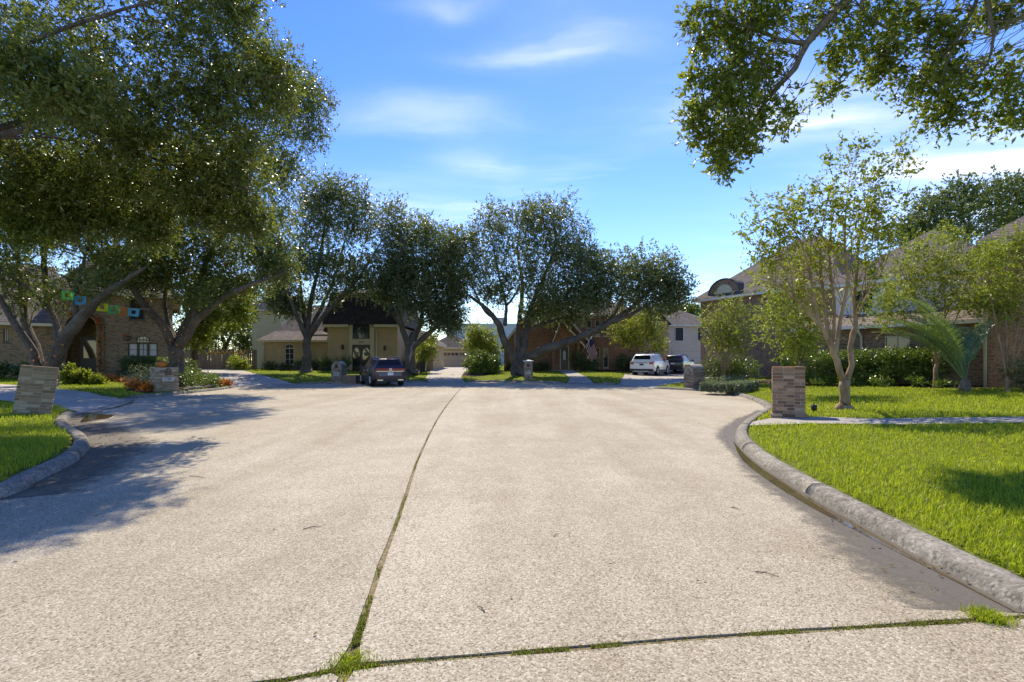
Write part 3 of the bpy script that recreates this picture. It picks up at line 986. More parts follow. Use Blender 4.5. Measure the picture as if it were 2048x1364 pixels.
class Plant:
    """one tree or shrub: an empty at its foot, wood and crown as parts"""

    def __init__(self, name, label, cat, x, y, z=None, group=None):
        z = GZ(x, y) if z is None else z
        self.o = np.array([x, y, z])
        self.root = thing(name, label, cat, (x, y, z), 0, group)
        self.limbpts = []
        self.C, self.Rr = [], []

    def wood(self, name, pts, mat, sides=9, step=0.35, knob=0.04, n=None):
        """pts: world (x,y,z,r)"""
        q = catmull(pts, step)
        r = np.maximum(q[:, 3], 0.006) * (1 + rng.normal(0, knob, len(q)))
        p = q[:, :3] + rng.normal(0, 1, (len(q), 3)) * (q[:, 3:4] * 0.12)
        self.limbpts.append(np.concatenate([p, r[:, None]], 1))
        v, f = tube_geo([tuple(a - self.o) for a in p], r, sides)
        return mesh_obj(name, v, f, mat, self.root, True)

    def branches(self, mat, amount=1.0, r0=0.035, name='branch', sides=4):
        """thin branches from the limbs out to the leaf clumps"""
        if not self.limbpts or not self.C:
            return
        L = np.concatenate(self.limbpts)
        C = np.concatenate(self.C)
        if amount < 1:
            C = C[rng.uniform(0, 1, len(C)) < amount]
        mb = MB()
        used = np.zeros(len(L))
        for c in C:
            dist = np.linalg.norm(L[:, :3] - c, axis=1)
            dist = dist * rng.uniform(0.75, 1.35, len(L)) + np.where(L[:, 2] > c[2], 0.5 * dist, 0)
            i = int((dist + 0.35 * used).argmin())
            used[max(0, i - 1):i + 2] += 1
            s = L[i, :3]
            dd = np.linalg.norm(c - s)
            if dd < 0.15 or dd > 2.4:
                continue
            mid = (s + c) / 2 + rng.normal(0, 0.10, 3) * dd + np.array([0, 0, 0.06 * dd])
            q1 = s * 0.75 + mid * 0.25 + rng.normal(0, 0.02, 3) * dd
            ra = min(r0 * (0.45 + 0.18 * dd), max(L[i, 3] * 0.7, 0.006))
            v, f = tube_geo([tuple(p - self.o) for p in (s, q1, mid, c)], [ra, ra * 0.8, ra * 0.55, 0.005], sides, False)
            mb.add(v, f)
        if mb.v:
            mb.build(name, mat, self.root, True)['kind'] = 'stuff'

    def clumps(self, pts, radius):
        self.C.append(np.asarray(pts))
        self.Rr.append(np.full(len(pts), radius))

    def crown(self, mat, twigs, leaves, twig_len, leaf, name='crown', **kw):
        C, r = np.concatenate(self.C), np.concatenate(self.Rr)
        V = leaf_quads(C, r, twigs, leaves, twig_len, leaf, **kw) - self.o
        return quad_mesh(name, V, mat, self.root)


def pixpts(pts, d):
    return [(X(p[0], d + p[2]), d + p[2], Zp(p[1], d + p[2]), p[3]) for p in pts]


def tree(name, label, d, foot, trunk, limbs, blobs, leafmat, barkmat, clump_r=0.55, per=14, twigs=9, leaves=9, twig_len=0.5, leaf=0.10, group=None, deep=1.25,
         wood_amount=0.8, r0=0.035, **kw):
    """foot: photo column of the foot; limbs: (column,row,depth offset,radius); blobs: (column,row,rx,ry[,depth offset[,share]])"""
    x = X(foot, d)
    pl = Plant(name, label, 'tree', x, d, None, group)
    z = pl.o[2]
    fl = trunk[0][3]
    pts = [(x, d, z - 0.12, fl * 1.55), (x, d, z + 0.12, fl * 1.25)] + pixpts(trunk, d)
    pl.wood('trunk', pts, barkmat, 12)
    for l in limbs:
        pl.wood('limb', pixpts(l, d), barkmat, 8, 0.4)
    for b in blobs:
        dd = b[4] if len(b) > 4 else rng.uniform(-0.8, 0.8)
        share = b[5] if len(b) > 5 else 1.0
        s = (d + dd) / F
        rx, ry = b[2] * s, b[3] * s
        rz = max(rx, ry) * deep
        n = max(3, int(per * share))
        pl.clumps(ellipsoid_points((X(b[0], d + dd), d + dd, Zp(b[1], d + dd)), (rx, rz, ry), n), clump_r)
    pl.branches(barkmat, wood_amount, r0)
    pl.crown(leafmat, twigs, leaves, twig_len, leaf, **kw)
    return pl


# ---- far oaks in front of the houses
tree('oak_tree', 'massive spreading oak with long low limb beside brick mailbox pillar of red house', 39.5, 1036, [(1037, 742, 0, 0.62), (1035, 722, 0, 0.52)],
     [[(1034, 728, 0, .42), (1012, 690, -.5, .31), (998, 650, -1, .24), (975, 620, -1.2, .18), (950, 600, -1.5, .12), (915, 575, -2, .05)],
      [(1005, 668, -.7, .2), (990, 640, .2, .15), (965, 615, .8, .1), (940, 560, 1.2, .05)],
      [(1036, 726, 0, .36), (1036, 680, .8, .3), (1040, 630, 1.5, .22), (1045, 570, 2, .15), (1035, 500, 2.2, .09), (1045, 430, 2, .04)],
      [(1039, 724, 0, .34), (1050, 680, .3, .28), (1060, 620, .4, .2), (1085, 560, .5, .14), (1110, 490, .6, .08), (1105, 425, .5, .04)],
      [(1010, 650, -.6, .16), (1012, 610, .3, .12), (1000, 560, .6, .09), (985, 490, .8, .04)],
      [(1012, 612, .3, .1), (1030, 590, 0, .08), (1045, 560, -.6, .05)],
      [(1042, 726, 0, .40), (1075, 706, -1, .37), (1120, 690, -1.8, .32), (1165, 672, -2.5, .28), (1210, 650, -3, .22), (1255, 622, -3.2, .16), (1290, 590, -3.4, .1), (1325, 555, -3.4, .04)],
      [(1200, 655, -3, .14), (1235, 620, -2.2, .1), (1250, 570, -2, .05)],
      [(1225, 645, -3, .16), (1270, 625, -3.6, .12), (1310, 600, -4, .07), (1350, 580, -4.2, .03)],
      [(1055, 660, .4, .16), (1110, 640, 1.0, .1), (1170, 628, 1.3, .06), (1210, 610, 1.4, .03)]],
     [(1108, 435, 48, 42), (1060, 440, 42, 35), (1000, 455, 48, 40), (945, 480, 42, 42), (905, 510, 35, 40), (1140, 480, 38, 48), (1090, 505, 60, 45), (1020, 510, 60, 45), (955, 545, 50, 40),
      (910, 570, 38, 38), (1050, 560, 55, 26), (1120, 545, 50, 45), (1165, 520, 30, 40), (1110, 600, 55, 28), (1080, 622, 38, 16), (1150, 590, 40, 30), (985, 585, 40, 18, -1, .6),
      (1180, 555, 40, 45, -2), (1225, 545, 42, 40, -3), (1280, 535, 45, 35, -3), (1325, 545, 32, 42, -3.4), (1250, 590, 50, 32, -3), (1310, 595, 42, 34, -3.4), (1190, 600, 42, 28, -2.5),
      (1350, 580, 20, 38, -4), (1145, 632, 30, 12, .5, .5)],
     M['oak_far'], M['bark'], 0.8, 42, 12, 9, 0.62, 0.165, aspect=.5, wood_amount=.45)
tree('oak_tree', 'tall oak with forked dark trunk before the arched window wing of the yellow brick house', 41.0, 612, [(612, 735, 0, .40), (614, 700, 0, .34), (615, 672, 0, .33)],
     [[(613, 676, 0, .22), (600, 645, -.4, .19), (585, 610, -1, .15), (568, 560, -1.4, .1), (560, 500, -1.6, .05)],
      [(615, 674, 0, .24), (620, 610, .3, .2), (636, 540, .5, .15), (648, 460, .6, .09), (655, 400, .6, .04)],
      [(618, 674, 0, .24), (645, 635, -.3, .2), (688, 590, -.6, .16), (728, 540, -.9, .11), (765, 480, -1, .05)],
      [(616, 670, 0, .2), (640, 620, 1, .17), (668, 560, 1.5, .12), (690, 480, 1.8, .06)], [(614, 670, 0, .18), (604, 600, 1, .14), (598, 520, 1.6, .08), (605, 450, 1.8, .04)]],
     [(655, 385, 42, 34), (700, 400, 42, 36), (625, 410, 38, 40), (655, 450, 58, 45), (725, 450, 52, 45), (780, 440, 40, 40), (800, 490, 34, 40), (600, 475, 42, 48), (575, 545, 40, 45),
      (690, 520, 55, 38), (640, 530, 40, 36), (760, 535, 48, 40), (720, 566, 50, 24), (585, 610, 34, 24), (560, 590, 30, 35), (810, 545, 30, 30), (650, 590, 30, 16, 0, .5), (775, 572, 40, 20)],
     M['oak_far'], M['bark'], 0.8, 46, 12, 9, 0.62, 0.165, aspect=.5, wood_amount=.45)
tree('oak_tree', 'dark oak with spreading fork behind the purple suv at the far kerb', 40.0, 823, [(822, 738, 0, .46), (820, 700, 0, .40), (820, 688, 0, .38)],
     [[(818, 694, 0, .28), (803, 650, -.3, .22), (792, 600, -.6, .16), (798, 530, -.8, .1), (803, 470, -.8, .04)],
      [(822, 692, 0, .26), (840, 650, .4, .2), (848, 600, .8, .14), (850, 540, 1, .08), (855, 480, 1, .04)],
      [(824, 694, 0, .28), (856, 668, -.5, .22), (885, 640, -.8, .15), (905, 605, -1, .08), (915, 570, -1, .04)],
      [(816, 694, 0, .2), (806, 660, .8, .16), (780, 620, 1.2, .1), (760, 580, 1.4, .05)]],
     [(850, 470, 38, 38), (885, 500, 38, 45), (840, 525, 50, 42), (795, 545, 45, 38), (895, 560, 36, 42), (845, 580, 52, 38), (890, 612, 38, 32), (840, 612, 45, 20), (790, 582, 45, 28),
      (905, 645, 18, 22, -.8, .6), (870, 640, 26, 14, -.6, .6)],
     M['oak_far'], M['bark'], 0.78, 50, 12, 9, 0.6, 0.165, aspect=.5, wood_amount=.45)

# ---- oaks in front of the left house and the one overhanging the road
tree('oak_tree', 'forked oak beside flower bed, right end of paper flag garland tied to it', 25.5, 352, [(352, 765, 0, .40), (353, 720, 0, .34), (352, 695, 0, .36)],
     [[(350, 700, 0, .24), (325, 650, -.4, .21), (295, 620, -.8, .18), (268, 580, -1.2, .13), (250, 535, -1.5, .06)],
      [(355, 698, 0, .22), (368, 655, .3, .2), (386, 618, .6, .15), (400, 560, .9, .1), (420, 480, 1.2, .05)],
      [(357, 698, 0, .26), (385, 650, -.5, .22), (415, 620, -.9, .18), (455, 590, -1.2, .14), (505, 568, -1.4, .09), (560, 550, -1.5, .04)],
      [(352, 694, 0, .18), (336, 640, .8, .14), (330, 590, 1.2, .1), (350, 500, 1.8, .06)],
      [(400, 560, .9, .1), (450, 440, 1.2, .09), (520, 320, 1.5, .07), (590, 220, 1.8, .04)], [(350, 500, 1.8, .1), (380, 380, 2.0, .08), (420, 260, 2.2, .05)]],
     [(258, 525, 52, 36), (315, 515, 60, 40), (385, 505, 62, 45), (450, 515, 55, 45), (512, 530, 45, 34), (556, 535, 34, 34), (405, 562, 58, 22), (300, 565, 42, 18), (475, 568, 46, 18),
      (340, 435, 72, 52), (425, 430, 72, 52), (500, 455, 55, 48), (395, 345, 75, 55), (475, 360, 62, 55), (540, 420, 42, 55), (545, 320, 45, 55), (590, 260, 38, 55), (610, 190, 36, 45), (560, 190, 45, 55),
      (520, 110, 50, 60), (300, 470, 60, 40), (250, 560, 30, 16, -1, .5), (330, 540, 50, 28), (440, 480, 60, 40), (480, 300, 55, 55), (420, 290, 60, 50), (350, 300, 60, 50), (540, 500, 40, 40), (430, 590, 40, 16, -1, .6), (370, 585, 40, 14, -1, .5), (630, 260, 22, 40, 1, .45), (640, 185, 20, 30, 1, .4), (580, 340, 30, 40, 0, .7)],
     M['oak'], M['bark'], 0.6, 35, 12, 9, 0.5, 0.125, aspect=.44, wood_amount=.45)
tree('oak_tree', 'many stemmed oak behind leaning buff brick pillar, paper flags tied to it', 22.0, 84, [(86, 775, 0, .50), (88, 748, 0, .48), (90, 738, 0, .48)],
     [[(78, 742, 0, .2), (58, 690, -.3, .17), (30, 650, -.6, .14), (2, 600, -.8, .1), (-30, 550, -1, .05)], [(82, 742, 0, .22), (68, 690, .3, .2), (50, 640, .5, .16), (42, 570, .7, .12), (30, 470, .9, .06)],
      [(98, 742, 0, .30), (125, 685, -.4, .27), (158, 640, -.7, .23), (190, 605, -1, .18), (228, 575, -1.3, .12), (290, 535, -1.6, .05)],
      [(122, 692, -.3, .17), (112, 650, .2, .15), (95, 600, .6, .13), (88, 530, .9, .12), (92, 450, 1.2, .09), (110, 360, 1.4, .05)], [(100, 625, .6, .12), (78, 595, .2, .09), (40, 565, -.3, .06), (0, 540, -.6, .04)],
      [(155, 642, -.6, .12), (150, 600, -.4, .1), (160, 550, -.2, .07), (180, 480, 0, .04)]],
     [(20, 500, 60, 42), (95, 470, 65, 48), (175, 480, 65, 42), (60, 400, 80, 55), (150, 390, 80, 55), (230, 430, 65, 55), (235, 535, 45, 22), (-45, 470, 70, 70), (150, 565, 26, 14, 0, .5), (25, 556, 42, 18, 0, .6),
      (90, 300, 100, 60), (200, 320, 90, 60), (-30, 330, 80, 70), (290, 470, 40, 40), (30, 440, 70, 45), (200, 380, 80, 50), (130, 340, 80, 50), (300, 400, 60, 50), (250, 350, 70, 50), (110, 585, 22, 12, 0, .35), (205, 570, 26, 12, -1, .5), (45, 600, 20, 12, 0, .35)],
     M['oak'], M['bark'], 0.58, 33, 12, 9, 0.48, 0.12, aspect=.44, wood_amount=.45)

big = Plant('oak_tree', 'large oak whose low leafy crown overhangs the left kerb and shades the road', 'tree', -11.2, 6.6)
zf = big.o[2]
big.wood('trunk', [(-11.2, 6.6, zf - .15, .62), (-11.2, 6.6, zf + .15, .5), (-11.1, 6.7, 1.6, .40), (-10.9, 6.9, 2.7, .38)], M['bark'], 12)
for pts in ([(-10.9, 6.9, 2.6, .24), (-10.5, 8.4, 4.9, .15), (-9.4, 10.2, 6.7, .10), (-7.6, 11.3, 7.9, .06), (-5.6, 11.9, 8.6, .03)],
            [(-10.9, 6.9, 2.6, .25), (-11.2, 8.6, 4.8, .2), (-10.8, 10.6, 6.8, .14), (-10.0, 12.2, 8.5, .07)],
            [(-10.9, 6.9, 2.6, .25), (-10.2, 7.6, 5.4, .13), (-8.8, 9.0, 7.6, .08), (-6.9, 10.0, 9.2, .04)],
            [(-10.9, 6.9, 2.7, .26), (-11.5, 6.0, 5.2, .2), (-11.8, 5.6, 8.0, .12), (-11.2, 6.0, 11.0, .05)],
            [(-9.4, 10.2, 6.7, .08), (-8.6, 11.2, 6.4, .05), (-7.6, 11.8, 6.1, .035), (-6.5, 12.0, 5.8, .02)]):
    big.wood('limb', [(a, b, c, r * (.8 if i == 0 else .55)) for i, (a, b, c, r) in enumerate(pts)], M['bark'], 8)
for (px, py, rx, ry, d) in ((60, 60, 140, 95, 11), (200, 110, 130, 95, 11), (330, 190, 120, 85, 11), (70, 220, 130, 80, 11), (185, 280, 110, 65, 11.5), (430, 110, 95, 100, 11.5), (360, 50, 120, 85, 11.5),
                            (500, 200, 62, 80, 12), (545, 150, 45, 60, 12.5), (440, 290, 80, 65, 12), (300, 310, 95, 60, 11.5), (100, -80, 200, 90, 10.5), (330, -70, 150, 80, 11), (-130, 150, 140, 150, 10.5),
                            (-120, 350, 110, 90, 11), (480, 360, 50, 45, 12.5), (390, 370, 60, 40, 12), (470, 20, 50, 50, 12), (60, 330, 70, 45, 11.5), (230, 380, 70, 40, 12), (30, 130, 90, 80, 8.5), (140, 190, 70, 60, 8.8), (150, 370, 80, 40, 12), (330, 400, 70, 40, 12.5), (20, 390, 70, 45, 11.5), (270, 240, 90, 60, 11), (420, 200, 80, 70, 11.5), (60, 450, 30, 30, 12), (210, 440, 36, 26, 12.5), (300, 460, 30, 30, 12.5), (430, 430, 40, 36, 13), (500, 440, 30, 40, 13), (120, 430, 26, 30, 12)):
    s = d / F
    big.clumps(ellipsoid_points((X(px, d), d, Zp(py, d)), (rx * s, max(rx, ry) * s * 1.15, ry * s), 34), 0.36)
big.branches(M['bark'], 0.4, 0.022)
big.crown(M['oak'], 13, 10, 0.36, 0.098, aspect=0.36)

# ---- broad-leaved branches hanging in from the upper right
ov = Plant('shade_tree', 'shade tree with loose leafy branches hanging over the right lawn from above', 'tree', 11.6, 6.2)
zf = ov.o[2]
ov.wood('trunk', [(11.6, 6.2, zf - .15, .5), (11.6, 6.2, zf + .15, .4), (11.4, 6.5, 2.5, .32), (11.0, 7.2, 5.0, .3), (10.2, 8.2, 7.4, .24)], M['bark_grey'], 12)
D = 10.0
for pts in ([(10.2, 8.2, 7.2, .2)] + [(X(a, b), b, Zp(c, b), r) for a, c, b, r in ((1860, -150, 9.2, .16), (1695, 0, 9.8, .095), (1615, 85, 10, .075), (1590, 135, 10, .06), (1560, 170, 10.1, .05), (1530, 205, 10.2, .03))],
            [(X(a, b), b, Zp(c, b), r) for a, c, b, r in ((1612, 88, 10, .05), (1560, 78, 9.9, .035), (1500, 55, 9.8, .028), (1440, 40, 9.8, .012))],
            [(X(a, b), b, Zp(c, b), r) for a, c, b, r in ((1860, -150, 9.2, .1), (1780, -60, 9.6, .05), (1720, 10, 9.8, .03), (1780, 60, 9.6, .02))],
            [(10.2, 8.2, 7.2, .15)] + [(X(a, b), b, Zp(c, b), r) for a, c, b, r in ((1990, -120, 9, .09), (1975, 0, 9.2, .045), (1988, 70, 9.3, .03), (1975, 130, 9.4, .016))],
            [(X(a, b), b, Zp(c, b), r) for a, c, b, r in ((1990, -100, 9.1, .06), (1945, 20, 9.5, .03), (1900, 110, 9.7, .02), (1870, 190, 9.8, .01))],
            [(X(a, b), b, Zp(c, b), r) for a, c, b, r in ((1535, 200, 10.2, .03), (1500, 250, 10.2, .02), (1470, 300, 10.2, .01))],
            [(10.2, 8.2, 7.2, .2), (10.6, 8.0, 9.5, .14), (11.0, 7.5, 12.0, .05)]):
    ov.wood('limb', pts, M['bark_grey'], 8, 0.25)
for (px, py, rx, ry, n, dd) in ((1400, 30, 36, 26, 10, 0), (1455, 50, 45, 32, 14, .2), (1420, 75, 40, 22, 10, 0), (1520, 30, 45, 32, 14, -.2), (1480, 95, 45, 30, 13, .2), (1420, 150, 42, 30, 12, 0), (1480, 140, 45, 34, 15, 0),
                                (1545, 125, 42, 30, 11, .2), (1405, 215, 38, 32, 12, 0), (1460, 205, 45, 34, 15, .1), (1530, 195, 34, 28, 7, .2), (1395, 265, 30, 28, 10, .1), (1445, 270, 45, 30, 14, 0),
                                (1510, 250, 42, 32, 12, .1), (1570, 240, 28, 22, 6, 0), (1440, 320, 32, 22, 9, 0), (1500, 290, 42, 16, 8, 0), (1560, 20, 42, 30, 10, 0), (1650, 20, 45, 28, 9, .2), (1615, 45, 26, 20, 4, 0),
                                (1670, 110, 26, 45, 9, 0), (1660, 160, 26, 22, 6, 0), (1720, 60, 38, 38, 10, 0), (1760, 30, 50, 30, 11, .2), (1780, 90, 42, 42, 13, 0), (1770, 140, 36, 28, 10, 0), (1830, 40, 40, 34, 10, .1),
                                (1740, 130, 22, 18, 3, 0), (1880, 60, 45, 42, 14, -.2), (1880, 120, 42, 40, 13, 0), (1845, 165, 38, 36, 12, -.1), (1900, 180, 42, 40, 14, 0), (1960, 140, 36, 32, 8, 0), (1950, 30, 42, 32, 9, .2),
                                (2020, 20, 45, 32, 10, 0), (1990, 180, 34, 34, 8, 0), (1910, 225, 36, 22, 8, 0), (2035, 170, 24, 55, 10, 0), (1985, 235, 28, 14, 5, 0), (2030, 230, 20, 20, 4, 0), (1870, 235, 18, 12, 3, 0),
                                (1700, -60, 160, 50, 26, .4), (1930, -70, 130, 50, 22, .5), (1480, -50, 100, 40, 14, .3), (2150, 100, 90, 140, 26, .2), (2300, 0, 160, 160, 40, .2)):
    d = D + dd
    s = d / F
    ov.clumps(ellipsoid_points((X(px, d), d, Zp(py, d)), (rx * s * .95, .5, ry * s * .95), n, 2.0), 0.17)
ov.branches(M['bark_grey'], 0.9, 0.016, sides=4)
ov.crown(M['elm'], 8, 8, 0.24, 0.105, aspect=0.46, droop=0.35, up=-.1)


# ---- crape myrtles and other small trees
tree('crape_myrtle', 'smooth barked crape myrtle with open crown standing in lawn beside rust brick pillar', 13.3, 1690, [(1690, 808, 0, .145), (1689, 785, 0, .125), (1690, 757, 0, .135)],
     [[(1694, 760, 0, .075), (1703, 730, .05, .07), (1700, 695, .1, .07), (1707, 668, .1, .075), (1711, 645, .1, .05), (1708, 600, .2, .045), (1713, 540, .3, .04), (1718, 480, .4, .03), (1735, 400, .5, .012)],
      [(1686, 760, 0, .09), (1674, 722, -.05, .085), (1664, 692, -.1, .075), (1648, 662, -.15, .055), (1635, 635, -.2, .045), (1628, 600, -.25, .042), (1620, 545, -.3, .036), (1600, 480, -.5, .02), (1570, 440, -.7, .008)],
      [(1665, 695, -.1, .06), (1655, 660, 0, .055), (1650, 620, .1, .045), (1645, 570, .2, .038), (1640, 510, .3, .028), (1648, 430, .4, .010)],
      [(1672, 715, 0, .06), (1677, 660, .05, .055), (1686, 615, 0, .048), (1696, 560, -.1, .04), (1690, 500, -.2, .03), (1692, 410, -.3, .012), (1705, 330, -.3, .006)],
      [(1663, 690, 0, .05), (1669, 630, .1, .045), (1664, 570, .2, .036), (1658, 505, .2, .026), (1668, 410, .3, .01)],
      [(1648, 664, -.1, .04), (1612, 620, -.5, .03), (1570, 580, -.8, .02), (1530, 555, -1, .008)],
      [(1711, 640, .1, .04), (1735, 590, .3, .03), (1765, 540, .5, .02), (1790, 470, .6, .008)]],
     [(1560, 470, 52, 30), (1610, 445, 52, 36), (1680, 415, 52, 40), (1740, 430, 42, 36), (1530, 430, 28, 34, 0, .5), (1590, 395, 32, 30, 0, .5), (1700, 350, 42, 34, 0, .6), (1755, 345, 34, 28, 0, .5),
      (1545, 515, 48, 24), (1640, 490, 55, 32), (1710, 490, 52, 36), (1770, 400, 34, 36, 0, .6), (1560, 555, 50, 20), (1760, 470, 40, 36), (1620, 535, 42, 20), (1720, 305, 26, 12, 0, .3), (1790, 310, 22, 14, 0, .3),
      (1505, 470, 20, 20, 0, .3), (1800, 350, 18, 20, 0, .25), (1650, 340, 14, 16, 0, .2), (1735, 625, 20, 20, 0, .3), (1600, 590, 30, 16, 0, .6), (1730, 555, 30, 24, 0, .5)],
     M['crape'], M['bark_crape'], 0.22, 15, 5, 10, 0.5, 0.095, wood_amount=0.7, r0=0.02, aspect=0.5, up=0.5, deep=1.1, wild=0.6)
tree('small_tree', 'yellow green bushy small tree between rust brick pillar and brown brick house', 19.0, 1600, [(1600, 745, 0, .06), (1602, 720, 0, .05)],
     [[(1602, 722, 0, .04), (1590, 690, .1, .035), (1570, 650, .2, .02), (1550, 610, .3, .008)], [(1603, 722, 0, .04), (1615, 690, -.1, .03), (1620, 640, -.2, .02), (1610, 590, -.2, .008)],
      [(1600, 722, 0, .03), (1600, 670, .3, .02), (1590, 620, .4, .008)]],
     [(1560, 600, 40, 24), (1600, 600, 40, 28), (1545, 640, 36, 22), (1600, 645, 45, 24), (1570, 670, 48, 20), (1620, 680, 32, 22), (1590, 700, 36, 16), (1630, 620, 24, 30)],
     M['lime'], M['bark_grey'], 0.28, 17, 9, 9, 0.36, 0.085, r0=0.012, aspect=.5)
tree('crape_myrtle', 'vase shaped crape myrtle rising from round shrubs near low silver hedge', 27.0, 1447, [(1447, 748, 0, .09), (1447, 744, 0, .09)],
     [[(1446, 746, 0, .045), (1438, 715, -.1, .04), (1428, 685, -.2, .035), (1415, 640, -.3, .012)], [(1447, 746, 0, .045), (1446, 710, .1, .04), (1441, 670, .2, .03), (1440, 620, .2, .012)],
      [(1448, 746, 0, .045), (1455, 710, 0, .04), (1462, 670, .1, .03), (1470, 620, .2, .012)], [(1449, 746, 0, .04), (1462, 715, -.2, .03), (1480, 680, -.3, .02), (1492, 640, -.3, .01)]],
     [(1425, 640, 22, 26), (1455, 620, 30, 24), (1480, 640, 24, 30), (1440, 670, 26, 24), (1470, 675, 28, 26), (1455, 690, 30, 16)], M['crape'], M['bark_crape'], 0.32, 19, 9, 9, 0.4, 0.095, r0=0.012, aspect=.5)
tree('crape_myrtle', 'wide crape myrtle with a few pink blooms arching over the palm', 19.5, 1872, [(1872, 740, 0, .075), (1874, 725, 0, .07)],
     [[(1872, 728, 0, .045), (1866, 690, 0, .045), (1850, 640, .1, .04), (1830, 590, .2, .03), (1800, 540, .3, .01)], [(1876, 728, 0, .045), (1884, 690, .1, .04), (1890, 630, .2, .03), (1885, 560, .3, .02), (1870, 500, .3, .008)],
      [(1874, 728, 0, .04), (1890, 680, -.2, .03), (1920, 620, -.3, .025), (1940, 560, -.3, .012)]],
     [(1800, 560, 42, 30), (1850, 540, 48, 36), (1900, 540, 48, 36), (1780, 600, 36, 24), (1830, 600, 45, 28), (1890, 595, 45, 26), (1830, 500, 42, 30), (1890, 490, 45, 30), (1940, 530, 36, 36), (1950, 590, 32, 26), (1800, 640, 30, 16, 0, .6)],
     M['crape'], M['bark_crape'], 0.28, 22, 9, 9, 0.38, 0.082, r0=0.012, aspect=.5)
tree('crape_myrtle', 'bronze leaved crape myrtle with bare upright stems against orange brick house wall', 16.6, 2015, [(2015, 765, 0, .07), (2015, 752, 0, .07)],
     [[(2014, 756, 0, .035), (2006, 715, 0, .035), (1996, 670, .1, .03), (1985, 610, .2, .025), (1970, 550, .3, .01)], [(2015, 756, 0, .035), (2014, 710, .1, .035), (2012, 650, .2, .03), (2010, 580, .3, .02), (2020, 500, .3, .008)],
      [(2017, 756, 0, .035), (2025, 710, 0, .03), (2034, 660, 0, .028), (2045, 600, .1, .02), (2050, 520, .2, .008)], [(2016, 756, 0, .03), (2030, 720, -.2, .028), (2045, 680, -.3, .02), (2060, 620, -.3, .01)]],
     [(1985, 560, 40, 40), (2030, 540, 40, 45), (2000, 610, 40, 28), (2045, 600, 32, 40), (1965, 610, 28, 26), (2020, 490, 40, 28), (2060, 500, 30, 40), (1985, 510, 30, 26)],
     M['crape'], M['bark_crape'], 0.26, 20, 9, 9, 0.36, 0.075, r0=0.012, aspect=.5)
# small trees by the far houses
tree('small_tree', 'yellow green small tree behind glossy shrub beside the open garage drive', 45.0, 962, [(962, 735, 0, .1), (962, 712, 0, .09)],
     [[(962, 714, 0, .06), (950, 690, 0, .05), (945, 665, 0, .02)], [(962, 714, 0, .06), (970, 690, .2, .05), (978, 665, .3, .02)]],
     [(950, 665, 20, 16), (975, 675, 22, 18), (945, 690, 18, 16), (965, 695, 26, 16), (985, 700, 18, 14)], M['lime'], M['bark_grey'], 0.5, 26, 9, 8, 0.5, 0.16, aspect=.5)
tree('small_tree', 'slender sapling with leaning trunk before the yellow brick garage', 44.0, 841, [(841, 742, 0, .07), (846, 722, 0, .06)],
     [[(846, 724, 0, .05), (853, 705, 0, .04), (856, 690, 0, .02)]], [(850, 690, 16, 14), (857, 705, 14, 12), (846, 712, 12, 10), (860, 680, 12, 10)], M['lime'], M['bark_grey'], 0.4, 18, 9, 8, 0.45, 0.14, aspect=.5)
tree('crape_myrtle', 'multi stemmed crape myrtle before red brick house behind the white suv', 43.5, 1268, [(1268, 742, 0, .07), (1268, 735, 0, .07)],
     [[(1268, 737, 0, .05), (1260, 705, 0, .04), (1245, 670, .1, .02)], [(1268, 737, 0, .05), (1272, 700, .1, .04), (1275, 655, .2, .02)], [(1269, 737, 0, .05), (1285, 700, -.1, .04), (1305, 665, -.2, .02)]],
     [(1235, 650, 22, 16, 0, .6), (1262, 650, 24, 22), (1290, 645, 24, 24), (1310, 660, 18, 22), (1275, 680, 28, 16), (1245, 675, 18, 12, 0, .6), (1318, 690, 14, 12, 0, .6), (1295, 625, 18, 14)], M['crape'], M['bark_grey'], 0.5, 26, 9, 8, 0.5, 0.14, aspect=.5)
# background trees beyond the roofs
for (lab, d, foot, blobs, mt, per) in (
        ('dark tree rising behind the wooden fence and yellow siding wall', 58.0, 450, [(420, 610, 40, 35), (470, 620, 38, 34), (440, 655, 50, 28), (500, 590, 34, 34), (400, 655, 34, 30), (455, 575, 40, 28), (430, 690, 50, 22), (490, 660, 36, 30), (385, 690, 34, 22), (500, 690, 24, 20)], 'oak', 26),
        ('light green tree between left house and wooden fence', 40.0, 392, [(390, 610, 22, 26), (410, 640, 26, 22), (385, 665, 18, 20), (440, 600, 24, 20), (470, 630, 22, 18), (425, 580, 26, 18), (480, 600, 24, 22)], 'lime', 16),
        ('green tree beyond the roof of the cream siding garage', 64.0, 1350, [(1340, 600, 24, 26), (1365, 625, 22, 18), (1390, 625, 18, 12), (1325, 640, 18, 16), (1345, 635, 20, 14)], 'hedge', 24),
        ('dark evergreen tree towering over the brown roof at right', 44.0, 1930, [(1850, 430, 45, 34), (1910, 400, 48, 36), (1980, 400, 50, 38), (2040, 390, 42, 36), (1880, 460, 55, 28), (1960, 450, 60, 34), (2040, 440, 40, 36), (1820, 465, 34, 24), (2110, 420, 60, 60)], 'shrub', 30)):
    tp = Zp(min(b[1] for b in blobs) + 40, d)
    t_py = HY - (tp - CH) * F / d
    tree('background_tree', lab, d, foot, [(foot, 735, 0, .3), (foot, 690, 0, .26)], [[(foot, 700, 0, .25), (foot - 6, (700 + t_py) / 2, .3, .18), (foot + 8, t_py, .5, .05)],
                                                                                       [(foot, 695, 0, .2), (foot + 30, (660 + t_py) / 2, -.4, .12), (foot + 45, t_py + 10, -.5, .04)]],
         blobs, M[mt], M['bark'], 0.9, int(per * 1.35), 11, 9, 0.7, 0.22, wood_amount=.3, aspect=.5)


